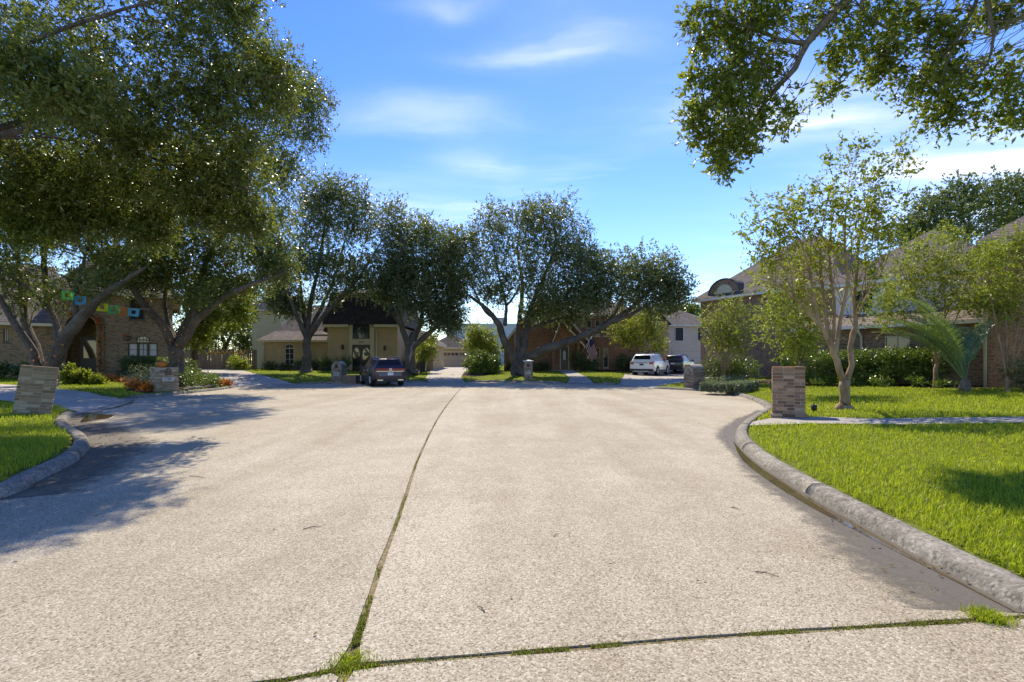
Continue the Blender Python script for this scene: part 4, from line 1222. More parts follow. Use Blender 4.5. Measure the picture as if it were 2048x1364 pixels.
# ---- shrubs and hedges
def shrub(name, label, blobs, mat, leaf, per=12, twigs=10, leaves=8, twig_len=0.22, clump_r=0.16, cat='shrub', group=None, stem=True, **kw):
    """blobs: (x, y, height, rx, ry) resting on the ground"""
    x = sum(b[0] for b in blobs) / len(blobs)
    y = sum(b[1] for b in blobs) / len(blobs)
    pl = Plant(name, label, cat, x, y, None, group)
    for (bx, by, h, rx, ry) in blobs:
        z = GZ(bx, by)
        pts = ellipsoid_points((bx, by, z + h * 0.48), (rx, ry, h * 0.5), per, 3.0)
        pts[:, 2] = np.maximum(pts[:, 2], z + 0.08)
        pl.clumps(pts, clump_r)
        if stem:
            for _ in range(2):
                a = rng.uniform(0, 6.28)
                pl.limbpts.append(np.array([[bx + 0.1 * math.cos(a), by + 0.1 * math.sin(a), z, .02], [bx, by, z + h * .25, .015]]))
    if stem:
        pl.branches(M['bark'], 0.6, 0.02, 'stems')
    pl.crown(mat, twigs, leaves, twig_len, leaf, 'foliage', **kw)
    return pl


def hedge(name, label, line, w, h, mat, leaf, per_m, cat='hedge', twigs=10, leaves=8, clump_r=0.13, twig_len=0.14, top=0.04):
    L = catmull(np.array(line), 0.15)
    T = nrm(np.gradient(L, axis=0))
    Nn = np.stack([-T[:, 1], T[:, 0]], 1)
    length = np.linalg.norm(np.diff(L, axis=0), axis=1).sum()
    n = int(per_m * length)
    i = rng.integers(0, len(L), n)
    u = rng.uniform(-1, 1, n)
    v = rng.uniform(0, 1, n)
    out = rng.uniform(0, 1, n) < 0.72
    face = rng.integers(0, 3, n)
    u = np.where(out & (face == 0), -1, np.where(out & (face == 1), 1, u))
    v = np.where(out & (face == 2), 1, v)
    p = L[i] + Nn[i] * (u * w / 2)[:, None]
    pl = Plant(name, label, cat, float(L[:, 0].mean()), float(L[:, 1].mean()))
    C = np.stack([p[:, 0], p[:, 1], lawn_z(p) + 0.07 + v * (h - 0.1) + rng.normal(0, top, n)], 1)
    pl.clumps(C, clump_r)
    for q in L[::3]:
        z = GZ(q[0], q[1])
        pl.limbpts.append(np.array([[q[0], q[1], z, .02], [q[0], q[1], z + h * .3, .015]]))
    pl.branches(M['bark'], 0.35, 0.018, 'stems')
    pl.crown(mat, twigs, leaves, twig_len, leaf, 'foliage')
    return pl


hedge('clipped_hedge', 'long dark green hedge along the brown brick house behind the lawn', [(14.3, 25.2), (15.6, 23.4), (17.2, 21.6), (18.2, 20.4)], 1.3, 1.45, M['hedge'], 0.085, 90, clump_r=.18, twig_len=.2)
hedge('low_hedge', 'low silvery green clipped hedge beside grey brick pillar at kerb', [(9.2, 22.9), (10.0, 22.2), (11.2, 23.2)], 1.1, .42, M['silver'], 0.045, 330, twig_len=.05, clump_r=.06, top=.008)
shrub('round_shrub', 'broad glossy green shrub at foot of vase shaped crape myrtle', [(11.6, 28.2, 1.5, .8, .8), (12.5, 28.0, 1.7, .8, .8), (13.3, 27.6, 1.6, .8, .8)], M['hedge'], 0.10, 30, clump_r=.2, twig_len=.25)
shrub('silver_plant', 'pale silvery ground plants at foot of crape myrtle by the drive', [(11.4, 26.0, .4, .5, .4), (12.2, 25.9, .38, .5, .4), (10.7, 26.2, .35, .5, .4)], M['silver'], 0.07, 14, cat='plant', stem=False)
shrub('dark_shrub', 'bronze leafy shrub against orange brick house corner', [(17.3, 16.4, 1.2, .7, .6), (18.3, 16.3, 1.25, .7, .6), (19.2, 16.2, 1.2, .7, .6)], M['shrub'], 0.06, 34, clump_r=.16)
shrub('border_plants', 'low grassy border plants along foot of long hedge', [(x, y, .3, .45, .35) for x, y in ((13.9, 23.9), (14.6, 22.9), (15.3, 22.0), (16.0, 21.0), (16.7, 20.1), (17.3, 19.2))], M['hedge'], 0.10, 9, twigs=9, leaves=4, cat='plant', stem=False, up=1.0, clump_r=.1)
# left house beds
shrub('leafy_plant', 'light green broad leaf plant at foot of many stemmed oak', [(-21.9, 23.9, .95, .35, .4), (-21.5, 24.0, .7, .35, .4), (-21.0, 24.3, .45, .35, .4)], M['lime'], 0.13, 15, aspect=.55)
shrub('leafy_plant', 'dark glossy plant beside left house wall behind leaning buff pillar', [(-26.9, 25.3, .9, .7, .5), (-25.9, 25.6, .8, .6, .5), (-24.9, 26.0, .7, .6, .5)], M['shrub'], 0.13, 16, aspect=.5)
hedge('clipped_hedge', 'dark clipped hedge under arched window of left brick house', [(-23.2, 28.9), (-21.0, 28.7), (-18.9, 28.4)], .9, 1.25, M['shrub'], 0.075, 90, clump_r=.16)
shrub('spreading_shrub', 'loose grey green shrub in flower bed left of buff brick pillar', [(-18.4, 24.4, 1.1, .6, .5), (-17.7, 24.2, 1.0, .6, .5), (-18.0, 23.4, .7, .6, .5), (-17.2, 23.3, .55, .5, .4)], M['silver'], 0.06, 26, clump_r=.16, twig_len=.3)
shrub('spreading_shrub', 'dark green low shrubs in bed right of buff brick pillar', [(-16.5, 25.0, .9, .5, .5), (-16.4, 26.0, .8, .6, .5), (-16.9, 27.0, .6, .5, .5), (-17.6, 26.2, 1.0, .6, .5)], M['hedge'], 0.07, 26, clump_r=.15)
for (lab, spots) in (('orange blooming flowers at tip of bed by kerb number', [(-16.7, 28.0, .3, .5, .35), (-16.3, 27.3, .3, .35, .35), (-17.3, 28.7, .3, .45, .3)]),
                     ('orange flowers in bed at foot of buff brick pillar', [(-16.8, 22.4, .28, .4, .3), (-17.5, 22.7, .3, .4, .3), (-17.0, 23.0, .4, .3, .3)]),
                     ('orange and red leaves bordering lawn before left house door', [(-23.3, 27.3, .24, .6, .3), (-22.4, 26.8, .24, .6, .3), (-21.4, 26.3, .24, .6, .3), (-20.4, 25.8, .24, .6, .3), (-19.5, 25.1, .24, .5, .3), (-18.8, 24.3, .24, .5, .3), (-18.3, 23.4, .24, .4, .3)])):
    shrub('flower_patch', lab, spots, M['orange'], 0.075, 16, 6, 6, .1, .1, 'flowers', stem=False, aspect=.7)
# far beds
shrub('glossy_shrub', 'large glossy shrub beside drive left of massive oak', [(-3.0, 41.2, 1.9, .9, .8), (-2.1, 41.5, 1.8, .8, .8), (-3.5, 42.0, 2.0, .7, .7), (-1.6, 42.2, 1.5, .6, .6)], M['hedge'], 0.14, 40, clump_r=.28, twig_len=.3)
shrub('round_shrub', 'dark round shrub under windows of red brick house', [(10.5, 46.0, 1.6, .9, .7), (11.5, 46.2, 1.5, .7, .6)], M['shrub'], 0.11, 40, clump_r=.24)
shrub('entry_shrub', 'tall open shrub beside dark front door of red brick house', [(6.0, 45.4, 2.1, .5, .5), (6.8, 45.5, 1.3, .5, .5), (7.6, 45.5, 1.0, .6, .5)], M['shrub'], 0.10, 28, clump_r=.25, twig_len=.3)
shrub('foundation_shrub', 'low dark shrubs along red brick wall under oak limb', [(.0, 45.6, .8, .7, .5), (1.4, 45.6, .7, .7, .5), (2.8, 45.6, .8, .7, .5)], M['shrub'], 0.11, 24, clump_r=.22)
shrub('foundation_shrub', 'dark low plants along left wing of yellow brick house', [(-22.6, 45.2, .6, .6, .4), (-21.2, 45.2, .5, .6, .4), (-19.6, 45.2, .7, .6, .4), (-18.4, 45.0, .9, .5, .4)], M['shrub'], 0.11, 18, clump_r=.2)
shrub('fan_plant', 'light green arching plant at corner of fence and yellow brick house', [(-25.2, 44.0, 1.2, .6, .5), (-24.5, 44.0, .9, .5, .5)], M['lime'], 0.22, 20, 8, 5, .35, .25, aspect=.25)
shrub('entry_shrub', 'low green plants beside double front door of yellow brick house', [(-12.6, 44.4, .8, .5, .4), (-17.0, 44.6, .8, .5, .4)], M['shrub'], 0.11, 22, clump_r=.2)

# spiky dark plants along the yellow house
for i, (px, d, h, lab) in enumerate(((652, 44.4, 1.7, 'tall narrow dark spiky plant left of entrance, yellow brick house'), (688, 44.0, 1.9, 'tall narrow dark spiky plant in blue pot right beside small wall lantern'),
                                      (600, 44.8, 1.3, 'narrow dark spiky plant beside downspout behind oak trunk'))):
    pl = Plant('spiky_plant', lab, 'plant', X(px, d), d)
    n = 160
    a = rng.uniform(0, 6.28, n)
    e = rng.uniform(.75, 1.5, n)
    L = rng.uniform(.4, 1.0, n) * h
    dr = np.stack([np.cos(a) * np.cos(e), np.sin(a) * np.cos(e), np.sin(e)], 1)
    sdv = nrm(np.cross(dr, rng.normal(0, 1, (n, 3)))) * .035
    b0 = np.zeros((n, 3)) + np.array([0, 0, .05])
    m = b0 + dr * (L * .4)[:, None]
    quad_mesh('leaves', np.stack([b0, m + sdv, b0 + dr * L[:, None], m - sdv], 1), M['shrub'], pl.root)
    mb = MB().lathe([(0.0, 0), (.2, 0), (.27, .3), (.28, .45), (.25, .46), (.0, .42)], 14)
    mb.build('pot', plain('pot_glaze_%d' % i, (.05, .08, .13), .3, .5), pl.root, True)

# palm by the corner of the right-hand house
pm = Plant('young_palm', 'young palm with arching feathery fronds before orange brick corner', 'palm', 16.3, 17.4)
ox, oy, oz = pm.o
mb = MB().lathe([(0.0, 0), (.16, -.05), (.19, .12), (.15, .32), (.09, .45), (0.0, .5)], 12)
mb.build('stem', M['bark_grey'], pm.root, True)
for i in range(22):
    az = -2.9 + i * 0.285 + random.uniform(-.12, .12)
    if i < 11:
        az = random.choice((math.pi, math.pi * .92, math.pi * 1.08, 1.9, 2.3, 1.2, 2.7)) + random.uniform(-.3, .3)
    el = random.uniform(1.1, 1.52)
    L = random.uniform(2.9, 4.1)
    K = 16
    pts, ang = [(0, 0, .3)], el
    for k in range(K):
        p = pts[-1]
        st = L / K
        pts.append((p[0] + math.cos(az) * math.cos(ang) * st, p[1] + math.sin(az) * math.cos(ang) * st, p[2] + math.sin(ang) * st))
        ang -= random.uniform(.6, 1.2) * 1.25 / K
    fr = MB().tube(pts, [.022 * (1 - k / (K + 2)) + .004 for k in range(K + 1)], 5).build('frond', M['palm'], pm.root, True)
    q = catmull(np.array(pts), .045)
    q = q[int(len(q) * .22):]
    T = nrm(np.gradient(q, axis=0))
    up = nrm(np.array([0, 0, 1.0]) - T * T[:, 2:3])
    side = nrm(np.cross(T, up))
    vs = []
    for sg in (-1, 1):
        t = np.linspace(0, 1, len(q))
        ll_ = .52 * np.sin(np.pi * np.clip(t * .85 + .12, 0, 1)) ** .7 * rng.uniform(.85, 1.1, len(q))
        dr = nrm(side * sg * .8 + T * .75 + up * .32 + rng.normal(0, .07, q.shape))
        w = np.cross(dr, up)
        w = nrm(w) * .019
        mid = q + dr * (ll_ * .5)[:, None]
        tip = q + dr * ll_[:, None] - np.array([0, 0, 1]) * (ll_ * .18)[:, None]
        vs.append(np.stack([q, mid + w, tip, mid - w], 1))
    quad_mesh('leaflets', np.concatenate(vs), M['palm'], fr)


# ------------------------------------------------------------------ houses
def arc_pts(xa, xb, zs, zt, n=10):
    """left to right along an arch from spring height zs up to zt"""
    c, rx, rz = (xa + xb) / 2, (xb - xa) / 2, zt - zs
    return [(c - rx * math.cos(math.pi * i / n), zs + rz * math.sin(math.pi * i / n)) for i in range(n + 1)]


def spring(h):
    return h[3] - min((h[1] - h[0]) / 2, (h[3] - h[2]) * 0.6)


def walls(parent, mat, x0, x1, y0, y1, z0, z1, holes=(), name='wall', reveal=0.16, lhole=None):
    """four walls with real openings in the front one (at y0)"""
    mb = MB()
    xs = sorted({x0, x1} | {h[0] for h in holes} | {h[1] for h in holes})
    zs = sorted({z0, z1} | {h[2] for h in holes} | {h[3] for h in holes})
    for i in range(len(xs) - 1):
        for k in range(len(zs) - 1):
            cx, cz = (xs[i] + xs[i + 1]) / 2, (zs[k] + zs[k + 1]) / 2
            if any(h[0] < cx < h[1] and h[2] < cz < h[3] for h in holes):
                continue
            mb.add([(xs[i], y0, zs[k]), (xs[i + 1], y0, zs[k]), (xs[i + 1], y0, zs[k + 1]), (xs[i], y0, zs[k + 1])], [(0, 1, 2, 3)])
    for h in holes:
        xa, xb, za, zb = h[:4]
        ya, yb = y0, y0 + reveal
        if len(h) > 4 and h[4]:
            zsp = spring(h)
            arc = arc_pts(xa, xb, zsp, zb)
            m = len(arc) // 2
            mb.add([(xa, ya, zb)] + [(p[0], ya, p[1]) for p in arc[:m + 1]], [(0,) + tuple(range(m + 1, 0, -1))])
            mb.add([(xb, ya, zb)] + [(p[0], ya, p[1]) for p in arc[m:]], [(0,) + tuple(range(len(arc[m:]), 0, -1))])
            path = [(xa, za)] + arc + [(xb, za)]
        else:
            path = [(xa, za), (xa, zb), (xb, zb), (xb, za)]
        path = path + [path[0]]
        for a, b in zip(path, path[1:]):
            mb.add([(a[0], ya, a[1]), (b[0], ya, b[1]), (b[0], yb, b[1]), (a[0], yb, a[1])], [(0, 1, 2, 3)])
    mb.add([(x0, y0, z0), (x0, y1, z0), (x0, y1, z1), (x0, y0, z1)], [(0, 3, 2, 1)])
    mb.add([(x1, y0, z0), (x1, y1, z0), (x1, y1, z1), (x1, y0, z1)], [(0, 1, 2, 3)])
    mb.add([(x0, y1, z0), (x1, y1, z0), (x1, y1, z1), (x0, y1, z1)], [(0, 3, 2, 1)])
    return mb.build(name, mat, parent)


def window(parent, h, y, nx=2, nz=2, frame='trim', pane='glass', fw=0.06, sill=True, name='window'):
    """frame with glazing bars as the part, pane as sub-part; h = (x0,x1,z0,z1[,arch])"""
    xa, xb, za, zb = h[:4]
    arch = len(h) > 4 and h[4]
    mb = MB()
    yf, yb = y + 0.05, y + 0.12
    zsp = spring(h) if arch else zb
    mb.box(xa, xa + fw, yf, yb, za, zsp)
    mb.box(xb - fw, xb, yf, yb, za, zsp)
    mb.box(xa + fw, xb - fw, yf, yb, za, za + fw)
    if arch:
        o, i = arc_pts(xa, xb, zsp, zb), arc_pts(xa + fw, xb - fw, zsp, zb - fw)
        for k in range(len(o) - 1):
            mb.prism([o[k], o[k + 1], i[k + 1], i[k]], yf, yb)
        mb.box(xa + fw, xb - fw, yf + .005, yb - .005, zsp - fw / 2, zsp + fw / 2)
    else:
        mb.box(xa + fw, xb - fw, yf, yb, zb - fw, zb)
    for i in range(1, nx):
        x = xa + (xb - xa) * i / nx
        top = zb - fw
        if arch:
            rx = (xb - xa) / 2
            top = zsp + (zb - zsp) * math.sqrt(max(0, 1 - ((x - (xa + xb) / 2) / rx) ** 2)) - fw * .5
        mb.box(x - .014, x + .014, yf + .012, yb - .012, za + fw, top)
    for k in range(1, nz):
        z = za + (zsp - za) * k / nz
        mb.box(xa + fw, xb - fw, yf + .016, yb - .016, z - .014, z + .014)
    w = mb.build(name, M[frame], parent)
    poly = [(xa + .02, za + .02)] + ([(p[0], p[1] - .02) for p in arc_pts(xa + .02, xb - .02, zsp, zb)] if arch else [(xa + .02, zb - .02), (xb - .02, zb - .02)]) + [(xb - .02, za + .02)]
    MB().prism(poly, y + .095, y + .11).build('pane', M[pane], w)
    if sill:
        MB().box(xa - .06, xb + .06, y - .05, y + .13, za - .07, za - .002).build('sill', M[frame], w)
    return w


def hip_roof(parent, mat, x0, x1, y0, y1, ze, zr, over=0.4, name='roof', ridge=None, thick=.14, trim='trim', sweep=0.0):
    a0, a1, b0, b1 = x0 - over, x1 + over, y0 - over, y1 + over
    if ridge is None:
        if (a1 - a0) >= (b1 - b0):
            k = (b1 - b0) / 2
            ridge = ((a0 + k, (b0 + b1) / 2), (a1 - k, (b0 + b1) / 2))
        else:
            k = (a1 - a0) / 2
            ridge = (((a0 + a1) / 2, b0 + k), ((a0 + a1) / 2, b1 - k))
    (rx0, ry0), (rx1, ry1) = ridge
    z0 = ze + .10
    eave = [(a0, b0), (a1, b0), (a1, b1), (a0, b1)]
    rid = [(rx0, ry0), (rx1, ry0 if (a1 - a0) >= (b1 - b0) else ry0), (rx1, ry1), (rx0, ry1)]
    if (a1 - a0) >= (b1 - b0):
        top = [(rx0, ry0), (rx1, ry1), (rx1, ry1), (rx0, ry0)]
    else:
        top = [(rx0, ry0), (rx0, ry0), (rx1, ry1), (rx1, ry1)]
    levels = [(0.0, 0.0), (0.33, 0.33 - sweep), (1.0, 1.0)] if sweep else [(0, 0), (1, 1)]
    v, f = [], []
    for t, h in levels:
        for e, q in zip(eave, top):
            v.append((e[0] + (q[0] - e[0]) * t, e[1] + (q[1] - e[1]) * t, z0 + (zr - z0) * h))
    for l in range(len(levels) - 1):
        for i in range(4):
            f.append((l * 4 + i, l * 4 + (i + 1) % 4, l * 4 + 4 + (i + 1) % 4, l * 4 + 4 + i))
    f.append((3, 2, 1, 0))
    me = mesh_obj(name, v, f, mat, parent)
    t = MB()
    t.box(a0 + .02, a1 - .02, b0 + .02, b1 - .02, ze - .07, ze + .095)
    t.build('fascia', M[trim], me)
    return me


def gable_roof(parent, mat, x0, x1, y0, y1, zl, zr_, apex_x, apex_z, over=.35, thick=.16, name='roof', trim='trim', rake=True):
    """ridge runs in y; slopes drop to zl on the left and zr_ on the right"""
    mb = MB()
    sl, sr = (apex_z - zl) / (apex_x - x0), (apex_z - zr_) / (x1 - apex_x)
    pl_ = [(x0 - over, zl - over * sl), (apex_x, apex_z), (x1 + over, zr_ - over * sr)]
    up = [(p[0], p[1] + thick) for p in pl_]
    mb.prism([pl_[0], pl_[1], up[1], up[0]], y0 - over, y1 + over)
    mb.prism([pl_[1], pl_[2], up[2], up[1]], y0 - over, y1 + over)
    r = mb.build(name, mat, parent)
    if rake:
        t = MB()
        for a, b in ((pl_[0], pl_[1]), (pl_[1], pl_[2])):
            t.prism([(a[0], a[1] - .16), (b[0], b[1] - .16), (b[0], b[1] + thick - .03), (a[0], a[1] + thick - .03)], y0 - over - .035, y0 - over - .002)
        t.build('rake_board', M[trim], r)
    return r


def arch_ring(parent, x0, x1, zs, zt, w, y, depth, mat, n=18, name='arch', legs=None):
    o, i = arc_pts(x0 - w, x1 + w, zs, zt + w, n), arc_pts(x0, x1, zs, zt, n)
    mb = MB()
    for k in range(n):
        mb.prism([o[k], o[k + 1], i[k + 1], i[k]], y, y + depth)
    if legs is not None:
        mb.box(x0 - w, x0, y, y + depth, legs, zs)
        mb.box(x1, x1 + w, y, y + depth, legs, zs)
    return mb.build(name, mat, parent)


def lantern(parent, x, y, z, s=.16):
    mb = MB().box(x - s * .5, x + s * .5, y - s * 1.1, y - s * .2, z - s, z + s)
    mb.lathe([(0, s * 1.5), (s * .35, s * 1.25), (s * .75, s * 1.0), (0, s)], 8, c=(x, y - s * .65, z))
    mb.box(x - .03, x + .03, y - s * .3, y + .01, z - .05, z + .05)
    return mb.build('wall_lantern', M['black'], parent)


# ---- yellow brick house with mansard and arched window
o2 = (-17.0, 46.0, 0.62)
h2 = thing('brick_house', 'yellow brick house with dark mansard roof and tall arched window over double door', 'house', o2)
lx = lambda px, d: X(px, d) - o2[0]
lz = lambda py, d: Zp(py, d) - o2[2]
win = (lx(569, 46), lx(588, 46), .55, 2.55, True)
walls(h2, M['brick_yellow'], lx(528, 46), lx(613, 46), 0, 9, -.3, 2.78, [win])
window(h2, win, 0, 2, 3, 'trim_white')
arch_ring(h2, win[0], win[1], spring(win), win[3], .09, -.03, .1, M['brick_yellow'])
hip_roof(h2, M['roof'], lx(528, 46), lx(655, 46), 0, 9, 2.78, 6.7, .45, sweep=.09, ridge=((lx(575, 46), 4.6), (lx(640, 46), 4.6)))
MB().tube([(lx(520, 46) + .05, -.35, 2.7), (lx(526, 46), -.1, 2.4), (lx(526, 46), -.1, -.3)], .05, 8).build('downspout', M['trim'], h2, True)
MB().tube([(lx(611, 46), -.3, 2.7), (lx(610, 46), -.08, 2.45), (lx(610, 46), -.08, -.3)], .05, 8).build('downspout', M['trim_white'], h2, True)
walls(h2, M['brick_yellow'], lx(613, 46) + .004, lx(655, 46), .4, 9, -.3, 3.45)
# two storey siding part at the back left: each board a piece
xa, xb, ya, yb = lx(502, 52), lx(560, 52), 6.2, 14
sw = walls(h2, M['siding_olive'], xa + .03, xb - .03, ya + .03, yb - .03, -.3, 6.3, name='rear_wall')
for i in range(18):
    z = 2.7 + i * .2
    MB().add([(xa, ya - .02, z), (xb, ya - .02, z), (xb, ya + .01, z + .21), (xa, ya + .01, z + .21), (xa, ya + .04, z), (xb, ya + .04, z), (xb, ya + .04, z + .21), (xa, ya + .04, z + .21)],
             [(0, 1, 2, 3), (0, 4, 5, 1), (3, 2, 6, 7), (0, 3, 7, 4), (1, 5, 6, 2)]).build('siding_board', M['siding_olive'], sw)
hip_roof(h2, M['roof'], xa, xb, ya, yb, 6.3, 8.6, .4)
# centre block
cx0, cx1, yc = lx(655, 45.5), lx(795, 45.5), -.5
px0, px1 = lx(699, 45.5), lx(749, 45.5)
walls(h2, M['brick_yellow'], cx0, cx1, yc, 9.5, -.3, 4.15)
pz = 5.45
zsp = pz - (px1 - px0) / 2
door = (lx(705, 45.5), lx(741, 45.5), 0.02, 2.42)
awin = (lx(706, 45.5), lx(740, 45.5), 2.95, 4.85, True)
mb = MB()
asp = spring(awin)
yp = yc - .12
outer = arc_pts(px0, px1, zsp, pz, 16)
inner = arc_pts(awin[0], awin[1], asp, awin[3], 16)
mb.box(px0, door[0], yp, yc + .1, -.3, 2.42)
mb.box(door[1], px1, yp, yc + .1, -.3, 2.42)
mb.box(px0, px1, yp - .02, yc + .1, 2.42, 2.95)
mb.box(px0, awin[0], yp, yc + .6, 2.95, asp)
mb.box(awin[1], px1, yp, yc + .6, 2.95, asp)
mb.prism([(px0, asp), (awin[0], asp), (awin[0], asp + .002), (px0, max(zsp, asp + .002))], yp, yc + .6)
for k in range(16):
    mb.prism([outer[k], outer[k + 1], inner[k + 1], inner[k]], yp, yc + 1.6)
mb.build('entry_surround', M['stone'], h2)
w = window(h2, awin, yc - .175, 4, 4, 'black', 'glass', .05, False)
dl = MB().box(door[0], door[1], yc - .02, yc + .03, 0, 2.42).build('double_door', M['wood_dark'], h2)
mid = (door[0] + door[1]) / 2
for s in (-1, 1):
    a, b = (mid - .78, mid - .12) if s < 0 else (mid + .12, mid + .78)
    z = .45
    MB().prism([(a, z), (b, z)] + arc_pts(a, b, 1.5, 2.15)[::-1], yc - .035, yc - .022).build('door_glass', M['glass'], dl)
    MB().lathe([(.0, -.03), (.16, -.03), (.2, 0), (.16, .03), (0.0, .03)], 16, 'y', ((a + b) / 2, yc - .06, 1.55)).build('wreath', M['silver'], dl, True)
txt = bpy.data.curves.new('house_number', 'FONT')
txt.body, txt.size, txt.align_x = '2903', .26, 'CENTER'
txt.extrude = .008
to = bpy.data.objects.new('house_number', txt)
to.data.materials.append(M['trim_dark'])
to.location, to.rotation_euler = (mid, yp - .03, 2.58), (R(90), 0, 0)
link(to, h2)
# mansard: steep dark faces, low top
mb = MB()
e0, e1, f0, f1, zt = cx0 - .35, cx1 + .35, yc - .4, 9.9, 7.35
v = [(e0, f0, 4.3), (e1, f0, 4.3), (e1, f1, 4.3), (e0, f1, 4.3), (e0 + .55, f0 + .75, zt), (e1 - .55, f0 + .75, zt), (e1 - .55, f1 - .75, zt), (e0 + .55, f1 - .75, zt),
     (e0 + 2.5, f0 + 3, zt + .7), (e1 - 2.5, f0 + 3, zt + .7), (e1 - 2.5, f1 - 3, zt + .7), (e0 + 2.5, f1 - 3, zt + .7)]
f = [(i, (i + 1) % 4, 4 + (i + 1) % 4, 4 + i) for i in range(4)] + [(4 + i, 4 + (i + 1) % 4, 8 + (i + 1) % 4, 8 + i) for i in range(4)] + [(8, 9, 10, 11), (3, 2, 1, 0)]
mr = mesh_obj('mansard_roof', v, f, M['roof_dark'], h2)
for a, b in ((e0, px0 - .02), (px1 + .02, e1)):
    MB().box(a, b, f0 - .02, f0 + .35, 4.06, 4.30).build('cornice', M['trim'], mr)
lantern(h2, lx(686, 45.5), yc, lz(695, 45.5), .19)
lantern(h2, lx(770, 45.5), yc, lz(697, 45.5), .19)
MB().tube([(px1 + .25, yc - .1, 4.0), (px1 + .25, yc - .1, -.3)], .06, 8).build('downspout', M['trim'], h2, True)
# right wing and garage
wx0, wx1 = lx(795, 50), lx(866, 50)
walls(h2, M['brick_yellow'], wx0, wx1, 4, 12, -.4, 2.6)
hip_roof(h2, M['roof_grey'], wx0, wx1, 4, 12, 2.6, 4.3, .35)
for px in (806, 833, 846):
    x = lx(px, 50)
    MB().box(x - .06, x + .06, 3.9, 4.05, -.4, 2.55).build('pilaster', M['brick_yellow'], h2)
gx0, gx1 = lx(856, 62), lx(944, 62)
gd = (lx(868, 62), lx(935, 62), -.2, 1.98)
walls(h2, M['stone'], gx0, gx1, 16, 24, -.3, 2.5, [gd])
hip_roof(h2, M['roof_dark'], gx0, gx1, 16, 24, 2.5, 4.5, .45, trim='trim_white')
dr = thing('garage_door', None, None)
dr.parent = h2
MB().box(gd[0], gd[1], 16.14, 16.2, gd[2], gd[3]).build('backing', M['trim_dark'], dr)
nh = 4
ph = (gd[3] - gd[2]) / nh
wins = [gd[0] + .14 + (gd[1] - gd[0] - .28) * (i + .5) / 8 for i in range(8)]
for k in range(nh):
    z0 = gd[2] + k * ph
    p = MB()
    if k < nh - 1:
        p.box(gd[0], gd[1], 16.1, 16.14, z0 + .008, z0 + ph - .008)
    else:
        zt_, zb_ = z0 + ph - .1, z0 + .13
        p.box(gd[0], gd[1], 16.1, 16.14, z0 + .008, zb_)
        p.box(gd[0], gd[1], 16.1, 16.14, zt_, z0 + ph)
        edges = [gd[0]] + [e for x in wins for e in (x - .19, x + .19)] + [gd[1]]
        for i in range(0, len(edges), 2):
            p.box(edges[i], edges[i + 1], 16.1, 16.14, zb_, zt_)
    p.build('door_panel', M['garage'], dr)
for x in wins:
    MB().box(x - .19, x + .19, 16.12, 16.13, gd[3] - ph + .13, gd[3] - .1).build('pane', M['glass'], dr)
MB().box(gd[0] - .12, gd[0], 15.96, 16.12, gd[2], gd[3] + .12).box(gd[1], gd[1] + .12, 15.96, 16.12, gd[2], gd[3] + .12).box(gd[0], gd[1], 15.96, 16.12, gd[3], gd[3] + .12).build('door_trim', M['trim_white'], h2)

# ---- red brick house
o3 = (4.0, 47.0, 0.66)
h3 = thing('brick_house', 'red brick two storey house with steep front gable, dark door and flag', 'house', o3)
lx = lambda px, d: X(px, d) - o3[0]
lz = lambda py, d: Zp(py, d) - o3[2]
bx0, bx1 = lx(1150, 47.5), lx(1287, 47.5)
H = []
for a, b in ((1173, 1183), (1190, 1200), (1207, 1217)):
    H.append((lx(a, 47.5), lx(b, 47.5), 3.28, 4.85))
    H.append((lx(a, 47.5), lx(b, 47.5), .18, 2.15))
walls(h3, M['brick_red'], bx0, bx1, .5, 10, -.4, 5.3, H)
for h in H:
    window(h3, h, .5, 1, 2, 'trim', 'glass', .055)
MB().box(bx0 - .02, bx1 + .02, .45, .51, 2.85, 3.05).build('brick_band', M['brick_red'], h3)
hip_roof(h3, M['roof'], bx0 - 3, bx1, .5, 10, 5.3, 8.2, .45)
ax0, ax1, ap, apz = lx(1008, 46.5), lx(1172, 46.5), lx(1088, 46.5), 7.35
zl_, zr_ = 2.5, 3.0
dd = (lx(1120, 46.5), lx(1138, 46.5), .02, 2.3)
walls(h3, M['brick_red'], ax0, ax1, -.5, 9, -.4, 2.5, [dd])
gw = (ap - .75, ap + .75, 4.55, 5.75)
gm = MB()
gm.prism([(ax0, 2.5), (ax1, 2.5), (ax1, zr_), (ap, apz), (ax0, zl_ + .001)], -.5, -.25)
gm.build('gable_wall', M['brick_red'], h3)
MB().box(gw[0] - .2, gw[1] + .2, -.62, -.50, gw[2] - .2, gw[3] + .25).build('gable_panel', M['trim'], h3)
for a, b in ((gw[0], ap - .12), (ap + .12, gw[1])):
    window(h3, (a, b, gw[2], gw[3], True), -.72, 1, 2, 'trim', 'glass', .05, False)
gable_roof(h3, M['roof'], ax0, ax1, -.5, 9, zl_, zr_, ap, apz, .35)
